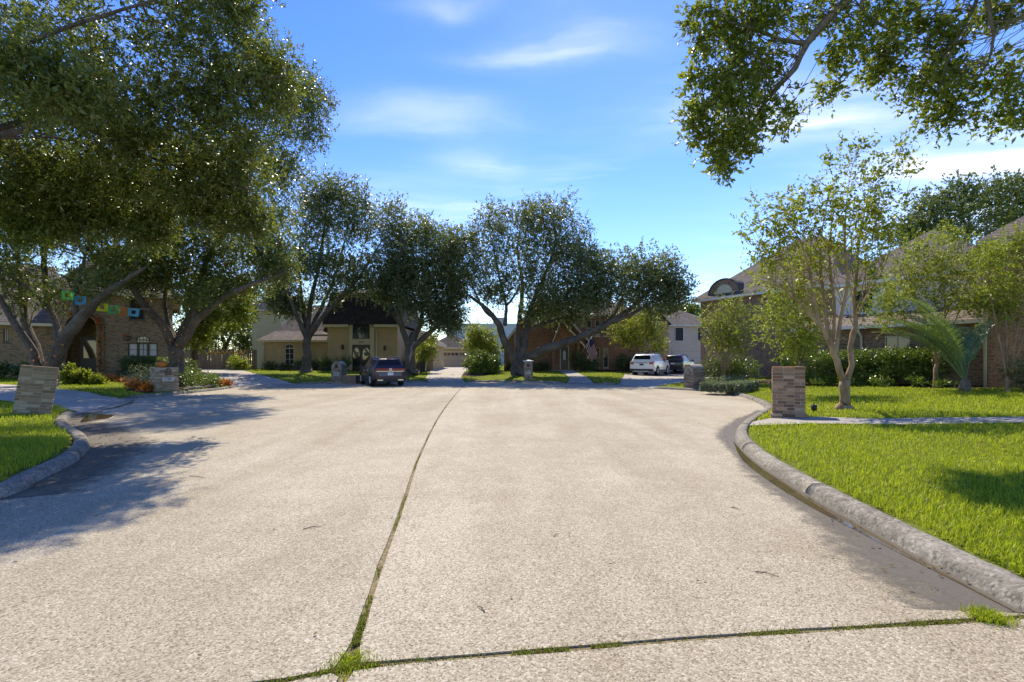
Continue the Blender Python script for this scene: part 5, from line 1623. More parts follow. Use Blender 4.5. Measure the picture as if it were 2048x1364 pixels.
# entry gable in front of the door
ex0, ex1, eap = lx(1098, 45.6), lx(1168, 45.6), lx(1122, 45.6)
em = MB().prism([(ex0 + .3, 2.55), (ex1 - .2, 2.55), (eap, 4.6)], -1.2, -1.0)
em.build('entry_gable', M['brick_red'], h3)
gable_roof(h3, M['roof'], ex0 + .3, ex1 - .2, -1.2, -.45, 2.55, 2.55, eap, 4.75, .3, .12)
for x in (ex0 + .45, ex1 - .5):
    MB().box(x - .16, x + .16, -1.2, -.9, -.4, 2.55).build('porch_pier', M['brick_red'], h3)
MB().box(ex0 + .2, ex1 - .1, -1.3, -.45, -.4, .01).build('porch_step', M['walk'], h3)
dw = MB().box(dd[0] + .07, dd[1] - .07, -.4, -.34, .02, 2.23).build('front_door', M['wood_dark'], h3)
MB().box(dd[0], dd[0] + .07, -.48, -.36, .02, 2.3).box(dd[1] - .07, dd[1], -.48, -.36, .02, 2.3).box(dd[0] + .07, dd[1] - .07, -.48, -.36, 2.23, 2.3).build('door_frame', M['trim'], h3)
m0 = (dd[0] + dd[1]) / 2
MB().prism([(m0 - .13, .95), (m0 + .13, .95)] + arc_pts(m0 - .13, m0 + .13, 1.6, 1.85)[::-1], -.412, -.402).build('door_glass', M['blind'], dw)
MB().lathe([(0, -.03), (.03, -.03), (.035, 0), (.03, .03), (0, .03)], 8, 'y', (dd[1] - .17, -.43, 1.05)).build('handle', M['grey_metal'], dw, True)
# right extension
rx0, rx1 = lx(1287, 49), lx(1337, 49)
H = [(lx(1289, 49), lx(1299, 49), .75, 2.2), (lx(1304, 49), lx(1316, 49), .75, 2.2)]
walls(h3, M['brick_yellow'], rx0 + .01, rx1, 2, 10, -.4, 4.9, H)
for h in H:
    window(h3, h, 2, 1, 2, 'trim', 'glass', .06)
gable_roof(h3, M['roof'], rx0, rx1, 2, 10, 4.9, 4.9, (rx0 + rx1) / 2, 6.3, .35)

# ---- cream siding garage house: boards are pieces
o4 = (19.0, 51.5, .30)
h4 = thing('garage_house', 'cream siding two storey garage building behind the dark hatchback', 'house', o4)
lx = lambda px, d: X(px, d) - o4[0]
x0, x1 = lx(1322, 51.5), lx(1440, 51.5)
gd = (lx(1348, 51.5), lx(1408, 51.5), -.2, 2.18)
sw = walls(h4, M['siding'], x0 + .02, x1 - .02, .05, 8, -.3, 4.95)
z = -.2
while z < 4.9:
    segs = [(x0, x1)] if z > gd[3] else [(x0, gd[0] - .12), (gd[1] + .12, x1)]
    for a, b in segs:
        t = min(z + .19, 4.93)
        MB().add([(a, -.055, z), (b, -.055, z), (b, .012, t + .02), (a, .012, t + .02), (a, .05, z), (b, .05, z), (b, .05, t + .02), (a, .05, t + .02)],
                 [(0, 1, 2, 3), (0, 4, 5, 1), (3, 2, 6, 7), (0, 3, 7, 4), (1, 5, 6, 2)]).build('siding_board', M['siding'], sw)
    z += .19
for a, b in ((1350, 1366), (1395, 1412)):
    h = (lx(a, 51.5), lx(b, 51.5), 3.35, 4.72)
    mbw = MB().box(h[0] - .07, h[0], -.095, .04, h[2] - .07, h[3] + .07).box(h[1], h[1] + .07, -.09, .04, h[2] - .07, h[3] + .07)
    mbw.box(h[0], h[1], -.09, .04, h[3], h[3] + .07).box(h[0], h[1], -.09, .04, h[2] - .07, h[2])
    w = mbw.build('window', M['trim_white'], h4)
    MB().box(h[0], h[1], -.055, -.045, h[2], h[3]).build('pane', M['screen'], w)
dr = thing('garage_door', None, None)
dr.parent = h4
for k in range(4):
    zz0 = gd[2] + k * (gd[3] - gd[2]) / 4
    MB().box(gd[0], gd[1], -.02, .03, zz0 + .008, zz0 + (gd[3] - gd[2]) / 4 - .008).build('door_panel', M['siding'], dr)
MB().box(gd[0] - .12, gd[0] - .002, -.05, .05, gd[2], gd[3] + .12).box(gd[1] + .002, gd[1] + .12, -.05, .05, gd[2], gd[3] + .12).box(gd[0] - .002, gd[1] + .002, -.05, .05, gd[3] + .002, gd[3] + .12).build('door_trim', M['trim'], h4)
hip_roof(h4, M['roof_grey'], x0, x1, 0, 8, 4.95, 6.9, .4, trim='trim_white')
lantern(h4, gd[1] + .35, -.03, 2.3, .12)

# ---- left brick house behind the oaks
o1 = (-21.8, 31.0, .62)
YAW1 = R(35)
h1 = thing('brick_house', 'tan brick house with tall arched entry decorated with orange garland, behind two oaks', 'house', o1, YAW1)


def l1(px):
    """distance along the turned front of the left house seen in photo column px, and its depth"""
    m = (px - 1024.0) / F
    t = (m * o1[1] - o1[0]) / (math.cos(YAW1) - m * math.sin(YAW1))
    return t, o1[1] + t * math.sin(YAW1)


lx = lambda px, d: l1(px)[0]
lz = lambda py, px: Zp(py, l1(px)[1]) - o1[2]
mx0, mx1 = lx(112, 31), lx(345, 31)
ent = (lx(131, 31), lx(193, 31), .02, lz(630, 165), True)
uw = (lx(258, 31), lx(290, 31), lz(640, 275), lz(592, 275))
lw_ = (lx(256, 31), lx(316, 31), lz(713, 285), lz(686, 285))
aw = (lx(272, 31), lx(300, 31), lz(686, 285), lz(671, 285), True)
walls(h1, M['brick_tan'], mx0, mx1, 0, 11, -.3, 4.95, [ent, uw, lw_, aw], reveal=.2)
# porch recess
MB().box(ent[0] - .3, ent[0] - .05, .2, 2.2, 0, 4.4).box(ent[1] + .05, ent[1] + .3, .2, 2.2, 0, 4.4).box(ent[0] - .3, ent[1] + .3, 2.2, 2.4, 0, 4.4).box(ent[0] - .05, ent[1] + .05, .2, 2.2, 4.2, 4.4).build('porch_walls', M['brick_tan'], h1)
MB().box(ent[0] - .05, ent[1] + .05, -.6, 2.2, -.3, .015).build('porch_floor', M['walk'], h1)
dw = MB().box(ent[0] + .35, ent[0] + 1.4, 2.12, 2.19, .02, 2.4).build('front_door', M['wood_dark'], h1)
MB().box(ent[0] + .55, ent[0] + 1.2, 2.1, 2.115, 1.1, 2.2).build('door_glass', M['glass'], dw)
arch_ring(h1, ent[0], ent[1], spring(ent), ent[3], .34, -.09, .09, M['brick_tan'], legs=-.3, name='brick_arch')
window(h1, uw, 0, 2, 2, 'trim_dark', 'glass', .07)
w3 = (lw_[1] - lw_[0]) / 3
for i in range(3):
    window(h1, (lw_[0] + i * w3 + .01, lw_[0] + (i + 1) * w3 - .01, lw_[2], lw_[3]), 0, 1 + (i == 1), 2, 'trim_dark', 'blind', .06, i == 1)
window(h1, aw, 0, 4, 1, 'trim_dark', 'glass', .06, False)
hip_roof(h1, M['roof'], mx0, mx1, 0, 11, 4.95, 9.0, .5, ridge=((mx0 + 2.2, 5.5), (mx1 - 3.0, 5.5)))
lwx = lx(-60, 31) - 4
walls(h1, M['brick_tan'], lwx, mx0 - .01, .8, 11, -.3, 3.0, [(lx(-2, 31.8), lx(9, 31.8), 2.0, 2.75)])
window(h1, (lx(-2, 31.8), lx(9, 31.8), 2.0, 2.75), .8, 2, 1, 'trim_dark', 'glass', .05)
hip_roof(h1, M['roof'], lwx, mx0 + .3, .8, 11, 3.0, 7.2, .5, ridge=((lwx + 4, 6), (mx0 - 1, 6)))
MB().box(-12.5, -9.2, 2.6, 7, 4.2, 5.9).build('siding_dormer', M['siding_white'], h1)
MB().prism([(-12.8, 5.9), (-8.9, 5.9), (-10.85, 6.9)], 2.4, 8).build('dormer_roof', M['roof'], h1)

# ---- brown brick house on the right, behind the hedge
h5 = thing('brick_house', 'brown brick house with round topped dormer and steep brown roof behind long hedge', 'house', (16.2, 31.6, .62), R(-59.5))
# local x runs from the far left corner towards the viewer; front (local -y) faces the turning circle
walls(h5, M['brick_brown'], -4.6, 0, 0, 9, -.5, 5.3)
dwn = (-3.4, -1.7, 3.4, 6.35, True)
dm_ = MB()
zsp = spring(dwn)
dm_.box(-3.75, -1.35, -.12, .9, 5.3, 5.6)
dm_.prism([(-3.75, 5.6)] + arc_pts(-3.75, -1.35, 5.6, 6.6, 14)[1:-1] + [(-1.35, 5.6)], -.12, 3.2)
dmo = dm_.build('round_dormer', M['brick_brown'], h5)
arch_ring(dmo, -3.75, -1.35, 5.6, 6.6, .08, -.2, 3.4, M['roof_grey'], 14, 'dormer_hood')
MB().prism([(-3.2, 5.42), (-1.9, 5.42)] + arc_pts(-3.2, -1.9, 5.6, 6.25)[::-1], -.15, -.125).build('dormer_panel', M['trim'], dmo)
hip_roof(h5, M['roof_grey'], -4.6, 4.79, 0, 9, 5.3, 9.4, .45, ridge=((-.2, 4.5), (1.5, 4.5)), trim='trim_white')
walls(h5, M['brick_brown'], .01, 4.79, -.01, 9, -.5, 5.3)
# siding upper floor over a brick ground floor, towards the viewer
h5b = thing('siding_wing', None, None, (0, 0, 0), 0)
h5b.parent = h5
walls(h5b, M['siding_white'], 4.8, 11.4, -.6, 8, 2.6, 5.05, [(5.6, 6.7, 3.5, 4.8)])
window(h5b, (5.6, 6.7, 3.5, 4.8), -.6, 2, 2, 'trim_white', 'glass', .07)
hip_roof(h5b, M['roof_grey'], 4.8, 11.4, -.6, 8, 5.05, 8.0, .5, trim='trim_white')
walls(h5b, M['brick_brown'], 4.6, 11.9, -3.4, -.61, -.5, 2.55, [(8.3, 9.3, .9, 2.1)], name='lower_wall')
window(h5b, (8.3, 9.3, .9, 2.1), -3.4, 2, 2, 'trim', 'glass', .06)
v = [(4.2, -3.85, 2.65), (12.2, -3.85, 2.65), (12.2, -.62, 3.45), (4.2, -.62, 3.45), (4.2, -3.85, 2.52), (12.2, -3.85, 2.52), (12.2, -.62, 2.58), (4.2, -.62, 2.58)]
lr = mesh_obj('lower_roof', v, [(0, 1, 2, 3), (7, 6, 5, 4), (0, 4, 5, 1), (1, 5, 6, 2), (3, 7, 4, 0), (2, 6, 7, 3)], M['roof'], h5b)
MB().box(4.2, 12.2, -3.93, -3.86, 2.48, 2.64).build('eave_gutter', M['trim_white'], lr)
MB().tube([(7.4, -3.88, 2.5), (7.4, -3.75, 2.3), (7.4, -3.5, 2.1), (7.4, -3.47, -.4)], .055, 8).build('downspout', M['trim_white'], h5b, True)

# ---- orange brick house at the right edge
h6 = thing('brick_house', 'orange brown brick house corner with pale downspout at edge of lawn', 'house', (18.7, 19.0, .55), R(-44))
walls(h6, M['brick_orange'], 0, 11, 0, .9, -.5, 5.6)
walls(h6, M['brick_orange'], .35, 11, .905, 7.5, -.5, 5.6, name='side_wall')
hip_roof(h6, M['roof'], .1, 11, 0, 7.5, 5.6, 8.8, .45)
MB().tube([(-.06, -.35, 5.5), (-.08, -.1, 5.2), (-.08, -.08, -.3)], .06, 8).build('downspout', M['trim'], h6, True)

# ---- far pale building beyond the garage
h7 = thing('commercial_building', 'pale grey flat roofed building beyond the garage drive', 'building', (X(975, 88), 88, .3))
MB().box(-7.5, 9, 0, 20, -.3, 7.6).build('wall', plain('panel_grey', (.50, .56, .58), .6, .4, vary=.05), h7)
MB().box(-7.7, 9.2, -.15, 20.2, 7.6, 7.95).build('parapet', plain('parapet_grey', (.58, .62, .62), .6, .4, vary=.05), h7)
MB().box(.9, 3.6, 3, 6, 7.95, 9.3).build('roof_unit', M['grey_metal'], h7)

# ---- fence
fx0, fx1, fy = X(368, 45.5), X(466, 45.5), 45.5
fz = GZ(-27, 45.5)
fen = thing('wooden_fence', 'weathered upright plank fence between left house and yellow brick house', 'fence', ((fx0 + fx1) / 2, fy, fz))
fp = MB().box(-.068, .068, -.012, .012, 0, 1.92).build('plank', M['fence'], fen)


def planks(a, b, first):
    a, b = Vector(a), Vector(b)
    L = (b - a).length
    n = int(L / .145)
    ang = math.atan2(b.y - a.y, b.x - a.x)
    for i in range(n):
        p = a + (b - a) * ((i + .5) / n)
        o = fp if (first and i == 0) else fp.copy()
        if not (first and i == 0):
            link(o, fen)
        o.location = (p.x, p.y + random.uniform(-.006, .006), random.uniform(-.015, .015))
        o.rotation_euler = (0, random.uniform(-.006, .006), ang)
    MB().bar((a.x, a.y + .04, 1.6), (b.x, b.y + .04, 1.6), .04, .09).build('rail', M['fence'], fen)
    MB().bar((a.x, a.y + .04, .3), (b.x, b.y + .04, .3), .04, .09).build('rail', M['fence'], fen)


hw = (fx1 - fx0) / 2
planks((-hw, 0, 0), (hw, 0, 0), True)
planks((hw, 0, 0), (X(514, 46.6) - (fx0 + fx1) / 2, 1.1, 0), False)
MB().box(hw - .06, hw + .06, -.07, .06, 0, 1.95).build('post', M['fence'], fen)
gar = thing('scalloped_garland', 'orange and yellow scalloped garland hung along wooden fence top', 'garland', (fx0 + 2.0, fy - .03, fz + 1.8))
for i in range(9):
    pts = [(i * .42 + .42 * t, -.02, -.30 * math.sin(math.pi * t)) for t in np.linspace(0, 1, 9)]
    MB().tube(pts, .028, 6).build('swag', plain('garland_orange_%d' % i, (.80, .38, .04) if i % 2 else (.85, .52, .07), .7, .3), gar, True)


# ------------------------------------------------------------------ brick mailbox pillars
BRICK = None


def brick_mesh():
    global BRICK
    bm = bmesh.new()
    bmesh.ops.create_cube(bm, size=1.0)
    bmesh.ops.bevel(bm, geom=bm.edges[:], offset=.045, segments=1, affect='EDGES')
    BRICK = bpy.data.meshes.new('brick')
    bm.to_mesh(BRICK)
    bm.free()


brick_mesh()
BRICKS = {}


def brick_data(mat):
    if mat.name not in BRICKS:
        m = BRICK.copy()
        m.materials.append(mat)
        BRICKS[mat.name] = m
    return BRICKS[mat.name]


def put_brick(root, mat, c, size, rx=0.0, rz=0.0):
    o = bpy.data.objects.new('brick', brick_data(mat))
    o.location = c
    j = lambda: random.uniform(-.0025, .0025)
    o.scale = (size[0], size[1] + j(), size[2])
    o.rotation_euler = (rx, random.uniform(-.006, .006), rz + random.uniform(-.006, .006))
    return link(o, root)


def pillar(label, x, y, w, dep, h, rz, mat, vault=True, plinth=False, cap=False, tilt=(0, 0), cols=3, group=None, stack=0.0):
    z = GZ(x, y)
    root = thing('mailbox_pillar', label, 'mailbox pillar', (x, y, z - .02), rz, group)
    root.rotation_euler = (tilt[0], tilt[1], rz)
    hs = h - dep / 2 if vault else h
    bh, g, t = .064, .015, .095
    core = MB().box(-w / 2 + .012, w / 2 - .012, -dep / 2 + .012, dep / 2 - .012, -.15, hs - .004)
    if vault:
        n = 14
        arc = [(-(dep / 2 - .012) * math.cos(math.pi * i / n), hs - .004 + (dep / 2 - .012) * math.sin(math.pi * i / n)) for i in range(n + 1)]
        v = [(-w / 2 + .012, p[0], p[1]) for p in arc] + [(w / 2 - .012, p[0], p[1]) for p in arc]
        m = n + 1
        core.add(v, [tuple(range(m - 1, -1, -1)), tuple(range(m, 2 * m))] + [(i, i + 1, m + i + 1, m + i) for i in range(n)])
    core.build('mortar_core', M['mortar'], root)
    course = 0
    zc = 0.0
    if plinth:
        for k in range(2):
            zz = k * (bh + g)
            for s in (-1, 1):
                for i in range(3):
                    put_brick(root, mat, ((i - 1) * (w + .07) / 3, s * (dep / 2 - .01), zz + bh / 2), ((w + .07) / 3 - g, t, bh))
                for i in range(2):
                    put_brick(root, mat, (s * (w / 2 - .012), (i - .5) * (dep - t) / 2, zz + bh / 2), (t, (dep - t) / 2 - g, bh))
        zc = 2 * (bh + g)
    while zc + bh <= hs + .001:
        even = course % 2 == 0
        for s in (-1, 1):
            lx0, lx1 = (-w / 2, w / 2) if even else (-w / 2 + t + g, w / 2 - t - g)
            ly0, ly1 = (-dep / 2 + t + g, dep / 2 - t - g) if even else (-dep / 2, dep / 2)
            stk = zc > hs - (stack if stack else (.33 if vault else 0))
            if stk:
                lx0, lx1, ly0, ly1 = -w / 2, w / 2, -dep / 2 + t + g, dep / 2 - t - g
            nb = cols
            off = 0 if (even or stk) else .5
            L = (lx1 - lx0) / nb
            edges = [lx0 + L * (i + (off if 0 < i < nb else 0) * .55) for i in range(nb)] + [lx1]
            for a, b in zip(edges, edges[1:]):
                put_brick(root, mat, ((a + b) / 2, s * (dep / 2 - t / 2), zc + bh / 2), (b - a - g, t, bh))
            ns = max(2, round((ly1 - ly0) / .24))
            for i in range(ns):
                a = ly0 + (ly1 - ly0) * i / ns
                b = ly0 + (ly1 - ly0) * (i + 1) / ns
                put_brick(root, mat, (s * (w / 2 - t / 2), (a + b) / 2, zc + bh / 2), (t, b - a - g, bh))
        zc += bh + g
        course += 1
    if vault:
        r = dep / 2
        n = max(8, round(math.pi * r / .079))
        for i in range(n):
            a = math.pi * (i + .5) / n
            for k in range(cols):
                c = ((k - (cols - 1) / 2) * w / cols, -(r - .04) * math.cos(a), zc - .01 + (r - .04) * math.sin(a))
                put_brick(root, mat, c, (w / cols - g, bh, t), rx=math.pi / 2 - a)
    if stack:
        nr = max(3, round(dep / .1))
        for i in range(nr):
            for k in range(cols):
                put_brick(root, mat, ((k - (cols - 1) / 2) * w / cols, -dep / 2 + dep * (i + .5) / nr, zc + .028 - .02 * (abs(i - (nr - 1) / 2) / (nr / 2)) ** 4), (w / cols - g, dep / nr - g, .062))
    if cap:
        mb = MB().box(-w / 2 - .06, w / 2 + .06, -dep / 2 - .06, dep / 2 + .06, zc, zc + .05)
        v = [(-w / 2 - .06, -dep / 2 - .06, zc + .052), (w / 2 + .06, -dep / 2 - .06, zc + .052), (w / 2 + .06, dep / 2 + .06, zc + .052), (-w / 2 - .06, dep / 2 + .06, zc + .052), (0, 0, zc + .13)]
        mb.add(v, [(0, 1, 4), (1, 2, 4), (2, 3, 4), (3, 0, 4)])
        mb.build('cap', M['trim_white'], root)
    return root, zc


def mailbox_door(root, w, z, sx, mat='black', size=.2):
    """arched metal door on the end face local x = sx*w/2"""
    x = sx * (w / 2)
    mb = MB()
    p = [(-size / 2, z)] + arc_pts(-size / 2, size / 2, z + size * .7, z + size * 1.25, 8) + [(size / 2, z)]
    v = [(x - .02, a, b) for a, b in p] + [(x + sx * .045, a, b) for a, b in p]
    n = len(p)
    mb.add(v, [tuple(range(n)), tuple(range(2 * n - 1, n - 1, -1))] + [(i, n + i, n + (i + 1) % n, (i + 1) % n) for i in range(n)])
    o = mb.build('mailbox_door', M[mat], root)
    MB().box(min(x + sx * .04, x + sx * .075), max(x + sx * .04, x + sx * .075), -.02, .02, z + size * .75, z + size * .9).build('handle', M['grey_metal'], o)


def number_plate(root, text, sx, w, z, W=.34, Hh=.2, size=.13):
    x = sx * (w / 2)
    o = MB().box(min(x, x + sx * .02), max(x, x + sx * .02), -W / 2, W / 2, z - Hh / 2, z + Hh / 2).build('number_plate', M['plaque'], root)
    c = bpy.data.curves.new('numerals', 'FONT')
    c.body, c.size, c.align_x, c.align_y, c.extrude = text, size, 'CENTER', 'CENTER', .003
    c.materials.append(M['navy'])
    t = bpy.data.objects.new('numerals', c)
    t.location = (x + sx * .025, 0, z)
    t.rotation_euler = (R(90), 0, R(90) * sx)
    link(t, o)


rt, zt = pillar('rust brown brick mailbox pillar with wider plinth on right lawn', 7.02, 12.3, .72, .66, 1.28, R(-27), M['piece_rust'], False, True, stack=.40)
mailbox_door(rt, .72, .72, -1)
rt, zt = pillar('leaning buff brick mailbox pillar on left lawn', X(64, 12.95), 12.95, .74, .5, 1.26, R(42), M['piece_buff'], False, False, tilt=(0, R(7)), stack=.26)
number_plate(rt, '2911', 1, .74, .85, .3, .3, .1)
rt, zt = pillar('buff brick mailbox pillar with flat top in flower bed of left house', -16.42, 22.85, .62, .95, 1.14, R(-28), M['piece_buff'], False, False, cols=3)
mailbox_door(rt, .62, .78, 1, 'trim_dark', .26)
number_plate(rt, '11001', 1, .62, .58, .5, .17, .15)
rt, zt = pillar('grey brown brick mailbox pillar with rounded top beside low silver hedge', 9.75, 25.9, .8, .72, 1.26, R(24), M['piece_grey'], True, False)
mailbox_door(rt, .8, .72, -1, 'grey_metal', .26)
rt, zt = pillar('dark brick mailbox pillar with rounded top facing road beside purple suv', X(678, 33.1), 33.1, .7, .78, 1.45, R(82), M['piece_grey'], True, False)
mailbox_door(rt, .7, .98, -1, 'black', .24)
number_plate(rt, '2905', -1, .7, .55, .4, .22, .17)
MB().box(-.3, .3, -1.35, -.4, -.1, .48).build('side_wall', M['brick_brown'], rt)
rt, zt = pillar('square brick mailbox pillar with pale pointed cap before massive oak', X(1057, 35.6), 35.6, .62, .62, 1.36, R(84), M['piece_rust'], False, False, cap=True)
mailbox_door(rt, .62, .95, -1, 'black', .2)
number_plate(rt, '2907', -1, .62, .52, .36, .2, .15)

# ------------------------------------------------------------------ cars
M['tyre'] = plain('tyre_rubber', (.018, .018, .018), .85, .2)
M['rim'] = plain('alloy_rim', (.62, .62, .62), .35, .5, metal=.25, vary=.05)
M['clad'] = plain('dark_cladding', (.022, .022, .024), .6, .4)
M['car_glass'] = plain('car_glass', (.010, .012, .015), .12, .22, vary=.3)
M['lamp_red'] = plain('lamp_red', (.32, .012, .015), .15, .6)
M['chrome'] = plain('chrome_trim', (.62, .62, .60), .18, .5, metal=.9, vary=.03)
M['plate'] = plain('licence_plate', (.62, .64, .66), .5, .4, vary=.08, scale=30)


def paint(name, col, fl=.06):
    m, nt, b = new_mat(name)
    f = noise(nt, objco(nt), 40.0, 2.0)
    setp(nt, b, mixc(nt, f, col, tuple(min(1, c * 1.15 + .003) for c in col)), .34, .4, fl, coat=.35)
    return m


def car(name, label, loc, rz, st, wheel, wb, cols, L, extra):
    root = thing(name, label, 'car', loc, rz, None)
    st = np.array(st)

    def at(y):
        return [np.interp(y, st[:, 0], st[:, i]) for i in range(1, 6)]    # zb, belt, w, top, wt
    ys = sorted(set(list(st[:, 0]) + list(np.linspace(st[0, 0], st[-1, 0], 26))))
    ring = []
    for y in ys:
        zb, be, w, tp, wt = at(y)
        half = [(0, zb), (.85 * w, zb), (.985 * w, zb + .10), (w, zb + .32), (.992 * w, be - .1), (.962 * w, be), (wt, max(tp - .07, be + .004)), (max(wt - .09, .05), tp - .008), (0, tp)]
        ring.append([(-p[0], y, p[1]) for p in half[1:-1]][::-1] + [(0, y, half[0][1])] + [(p[0], y, p[1]) for p in half[1:-1]] + [(0, y, half[-1][1])])
    n = len(ring[0])
    v = [p for r in ring for p in r]
    f = []
    for i in range(len(ys) - 1):
        for k in range(n):
            f.append((i * n + k, i * n + (k + 1) % n, (i + 1) * n + (k + 1) % n, (i + 1) * n + k))
    f.append(tuple(range(n - 1, -1, -1)))
    f.append(tuple((len(ys) - 1) * n + k for k in range(n)))
    body = mesh_obj('body', v, f, cols['paint'], root, True)
    body.data.set_sharp_from_angle(angle=R(38))
    # side glass
    for s in (-1, 1):
        for (y0, y1) in extra['side']:
            vs = []
            K = 8
            for k in range(K + 1):
                y = y0 + (y1 - y0) * k / K
                zb, be, w, tp, wt = at(y)
                A, B = Vector((.962 * w, be)), Vector((wt, max(tp - .07, be + .004)))
                nn = Vector((B.y - A.y, A.x - B.x)).normalized() * .008
                lo, hi = A.lerp(B, .10) + nn, A.lerp(B, .93) + nn
                vs += [(s * lo.x, y, lo.y), (s * hi.x, y, hi.y)]
            mesh_obj('side_window', vs, [(2 * k, 2 * k + 2, 2 * k + 3, 2 * k + 1) if s > 0 else (2 * k + 1, 2 * k + 3, 2 * k + 2, 2 * k) for k in range(K)], M['car_glass'], root)
    for nm, (y0, y1) in (('rear_window', extra['rear']), ('windscreen', extra['front'])):
        vs = []
        for k in range(7):
            y = y0 + (y1 - y0) * k / 6
            zb, be, w, tp, wt = at(y)
            sgn = -1 if nm == 'rear_window' else 1
            vs += [(-(wt - .11), y + sgn * .006, tp + .006), (wt - .11, y + sgn * .006, tp + .006)]
        mesh_obj(nm, vs, [(2 * k, 2 * k + 1, 2 * k + 3, 2 * k + 2) for k in range(6)], M['car_glass'], root)
    # wheels
    for sy in (-wb / 2, wb / 2):
        zb, be, w, tp, wt = at(sy)
        for s in (-1, 1):
            wr = wheel
            x = s * (w - .10)
            wl = thing('wheel', None, None, (x, sy, wr))
            wl.parent = root
            MB().lathe([(wr * .62, -.12), (wr * .93, -.125), (wr, -.09), (wr, .09), (wr * .93, .125), (wr * .62, .12)], 28, 'x').build('tyre', M['tyre'], wl, True)
            rm = MB().lathe([(wr * .64, .10 * s), (wr * .60, .115 * s), (wr * .57, .07 * s), (0.0, .05 * s)], 24, 'x')
            for q in range(7):
                a = 2 * math.pi * q / 7
                c, sn = math.cos(a), math.sin(a)
                rm.bar((s * .115, .05 * c * wr, .05 * sn * wr), (s * .112, .6 * c * wr, .6 * sn * wr), .055, .03)
            rm.lathe([(0, .125 * s), (wr * .14, .125 * s), (wr * .16, .09 * s)], 12, 'x')
            rm.build('rim', M['rim'], wl, True)
            am = MB()
            K = 16
            ro, ri = wr * 1.26, wr * .2
            xx = s * (w + .006)
            pts = [(sy + ro * math.cos(math.pi * i / K), wr + ro * .97 * math.sin(math.pi * i / K)) for i in range(K + 1)]
            pts = [(sy + ro, at(sy)[0] + .02)] + pts + [(sy - ro, at(sy)[0] + .02)]
            am.add([(xx, p[0], p[1]) for p in pts] + [(s * (w - .05), p[0], p[1]) for p in pts],
                   [tuple(range(len(pts))) if s < 0 else tuple(range(len(pts) - 1, -1, -1))] + [(i, i + 1, len(pts) + i + 1, len(pts) + i) for i in range(len(pts) - 1)])
            am.build('wheel_arch', M['clad'], root)
    # lower cladding
    for s in (-1, 1):
        w = at(0)[2]
        MB().box(min(s * (w - .05), s * (w + .008)), max(s * (w - .05), s * (w + .008)), -wb / 2 + wheel * 1.2, wb / 2 - wheel * 1.2, at(0)[0] - .02, at(0)[0] + .2).build('sill_cladding', M['clad'], root)
        zb, be, w, tp, wt = at(.95)
        mi = MB().box(min(s * (w - .02), s * (w + .2)), max(s * (w - .02), s * (w + .2)), .78, .92, be + .02, be + .17)
        mi.build('mirror', cols['paint'], root)
        MB().tube([(s * (wt_ := at(-.5)[4] - .06), -1.9, at(-1.9)[3] + .05), (s * wt_, -.5, at(-.5)[3] + .06), (s * wt_, .45, at(.45)[3] + .045)], .022, 6).build('roof_rail', cols['rail'], root, True)
        for yh in (-.55, .5):
            zb, be, w, tp, wt = at(yh)
            MB().box(min(s * w * .985, s * (w + .03)), max(s * w * .985, s * (w + .03)), yh - .1, yh + .1, be - .16, be - .12).build('door_handle', cols['trim'], root)
    return root, at


# purple-grey three row suv at the far kerb
st = [(-2.50, .50, .95, .88, .97, .82), (-2.47, .40, 1.08, .95, 1.12, .88), (-2.40, .32, 1.12, .975, 1.24, .80), (-2.12, .28, 1.13, .99, 1.66, .70), (-1.95, .27, 1.13, .995, 1.72, .69), (-.5, .26, 1.11, .995, 1.77, .69),
      (.3, .26, 1.09, .995, 1.75, .68), (.75, .26, 1.07, .99, 1.60, .67), (1.35, .26, 1.05, .985, 1.09, .85), (2.1, .28, 1.0, .96, 1.03, .80), (2.38, .32, .92, .9, .95, .74), (2.5, .42, .75, .78, .78, .62)]
pm_ = paint('paint_purple', (.034, .020, .034), .4)
py_ = paint('paint_grey_blue', (.07, .085, .13), .4)
pz_ = 0.0
c1, at1 = car('parked_suv', 'dark purple grey suv parked at far kerb with chrome strip across its rear', (-7.85 - math.sin(R(28)) * 1.45, 30.2 + math.cos(R(28)) * 1.45, pz_), R(28), st, .39, 2.98,
              {'paint': pm_, 'rail': M['chrome'], 'trim': M['chrome']}, 5.0,
              {'side': [(-2.0, -1.35), (-1.25, -.28), (-.2, .85)], 'rear': (-2.37, -2.16), 'front': (.8, 1.28)})
rw = -2.505
MB().box(-.86, .86, rw - .012, rw + .06, .96, 1.08).build('tail_light', M['lamp_red'], c1)
MB().box(-.84, .84, rw - .02, rw + .04, .90, .935).build('chrome_strip', M['chrome'], c1)
MB().box(-.70, .70, rw - .006, rw + .06, .62, .88).build('tailgate_panel', py_, c1)
MB().box(-.17, .17, rw - .016, rw, .68, .85).build('licence_plate', M['plate'], c1)
MB().box(-.88, .88, rw - .035, rw + .1, .46, .56).build('bumper', pm_, c1)
MB().box(-.82, .82, rw - .02, rw + .1, .27, .455).build('bumper_cladding', M['clad'], c1)
for s in (-1, 1):
    MB().box(min(s * .45, s * .78), max(s * .45, s * .78), rw - .04, rw - .005, .36, .42).build('exhaust_trim', M['chrome'], c1)
bd = MB().lathe([(.062, -.012), (.075, -.018), (.088, -.012)], 20, 'y', (0, rw - .012, 1.02)).build('badge', M['chrome'], c1, True)
vb = MB()
for a, b in (((-.035, .05), (0, .005)), ((0, .005), (.035, .05)), ((-.06, .01), (-.03, -.055)), ((-.03, -.055), (0, -.005)), ((0, -.005), (.03, -.055)), ((.03, -.055), (.06, .01))):
    vb.bar((a[0], rw - .022, 1.02 + a[1]), (b[0], rw - .022, 1.02 + b[1]), .013, .013)
vb.build('badge_letters', M['chrome'], bd)
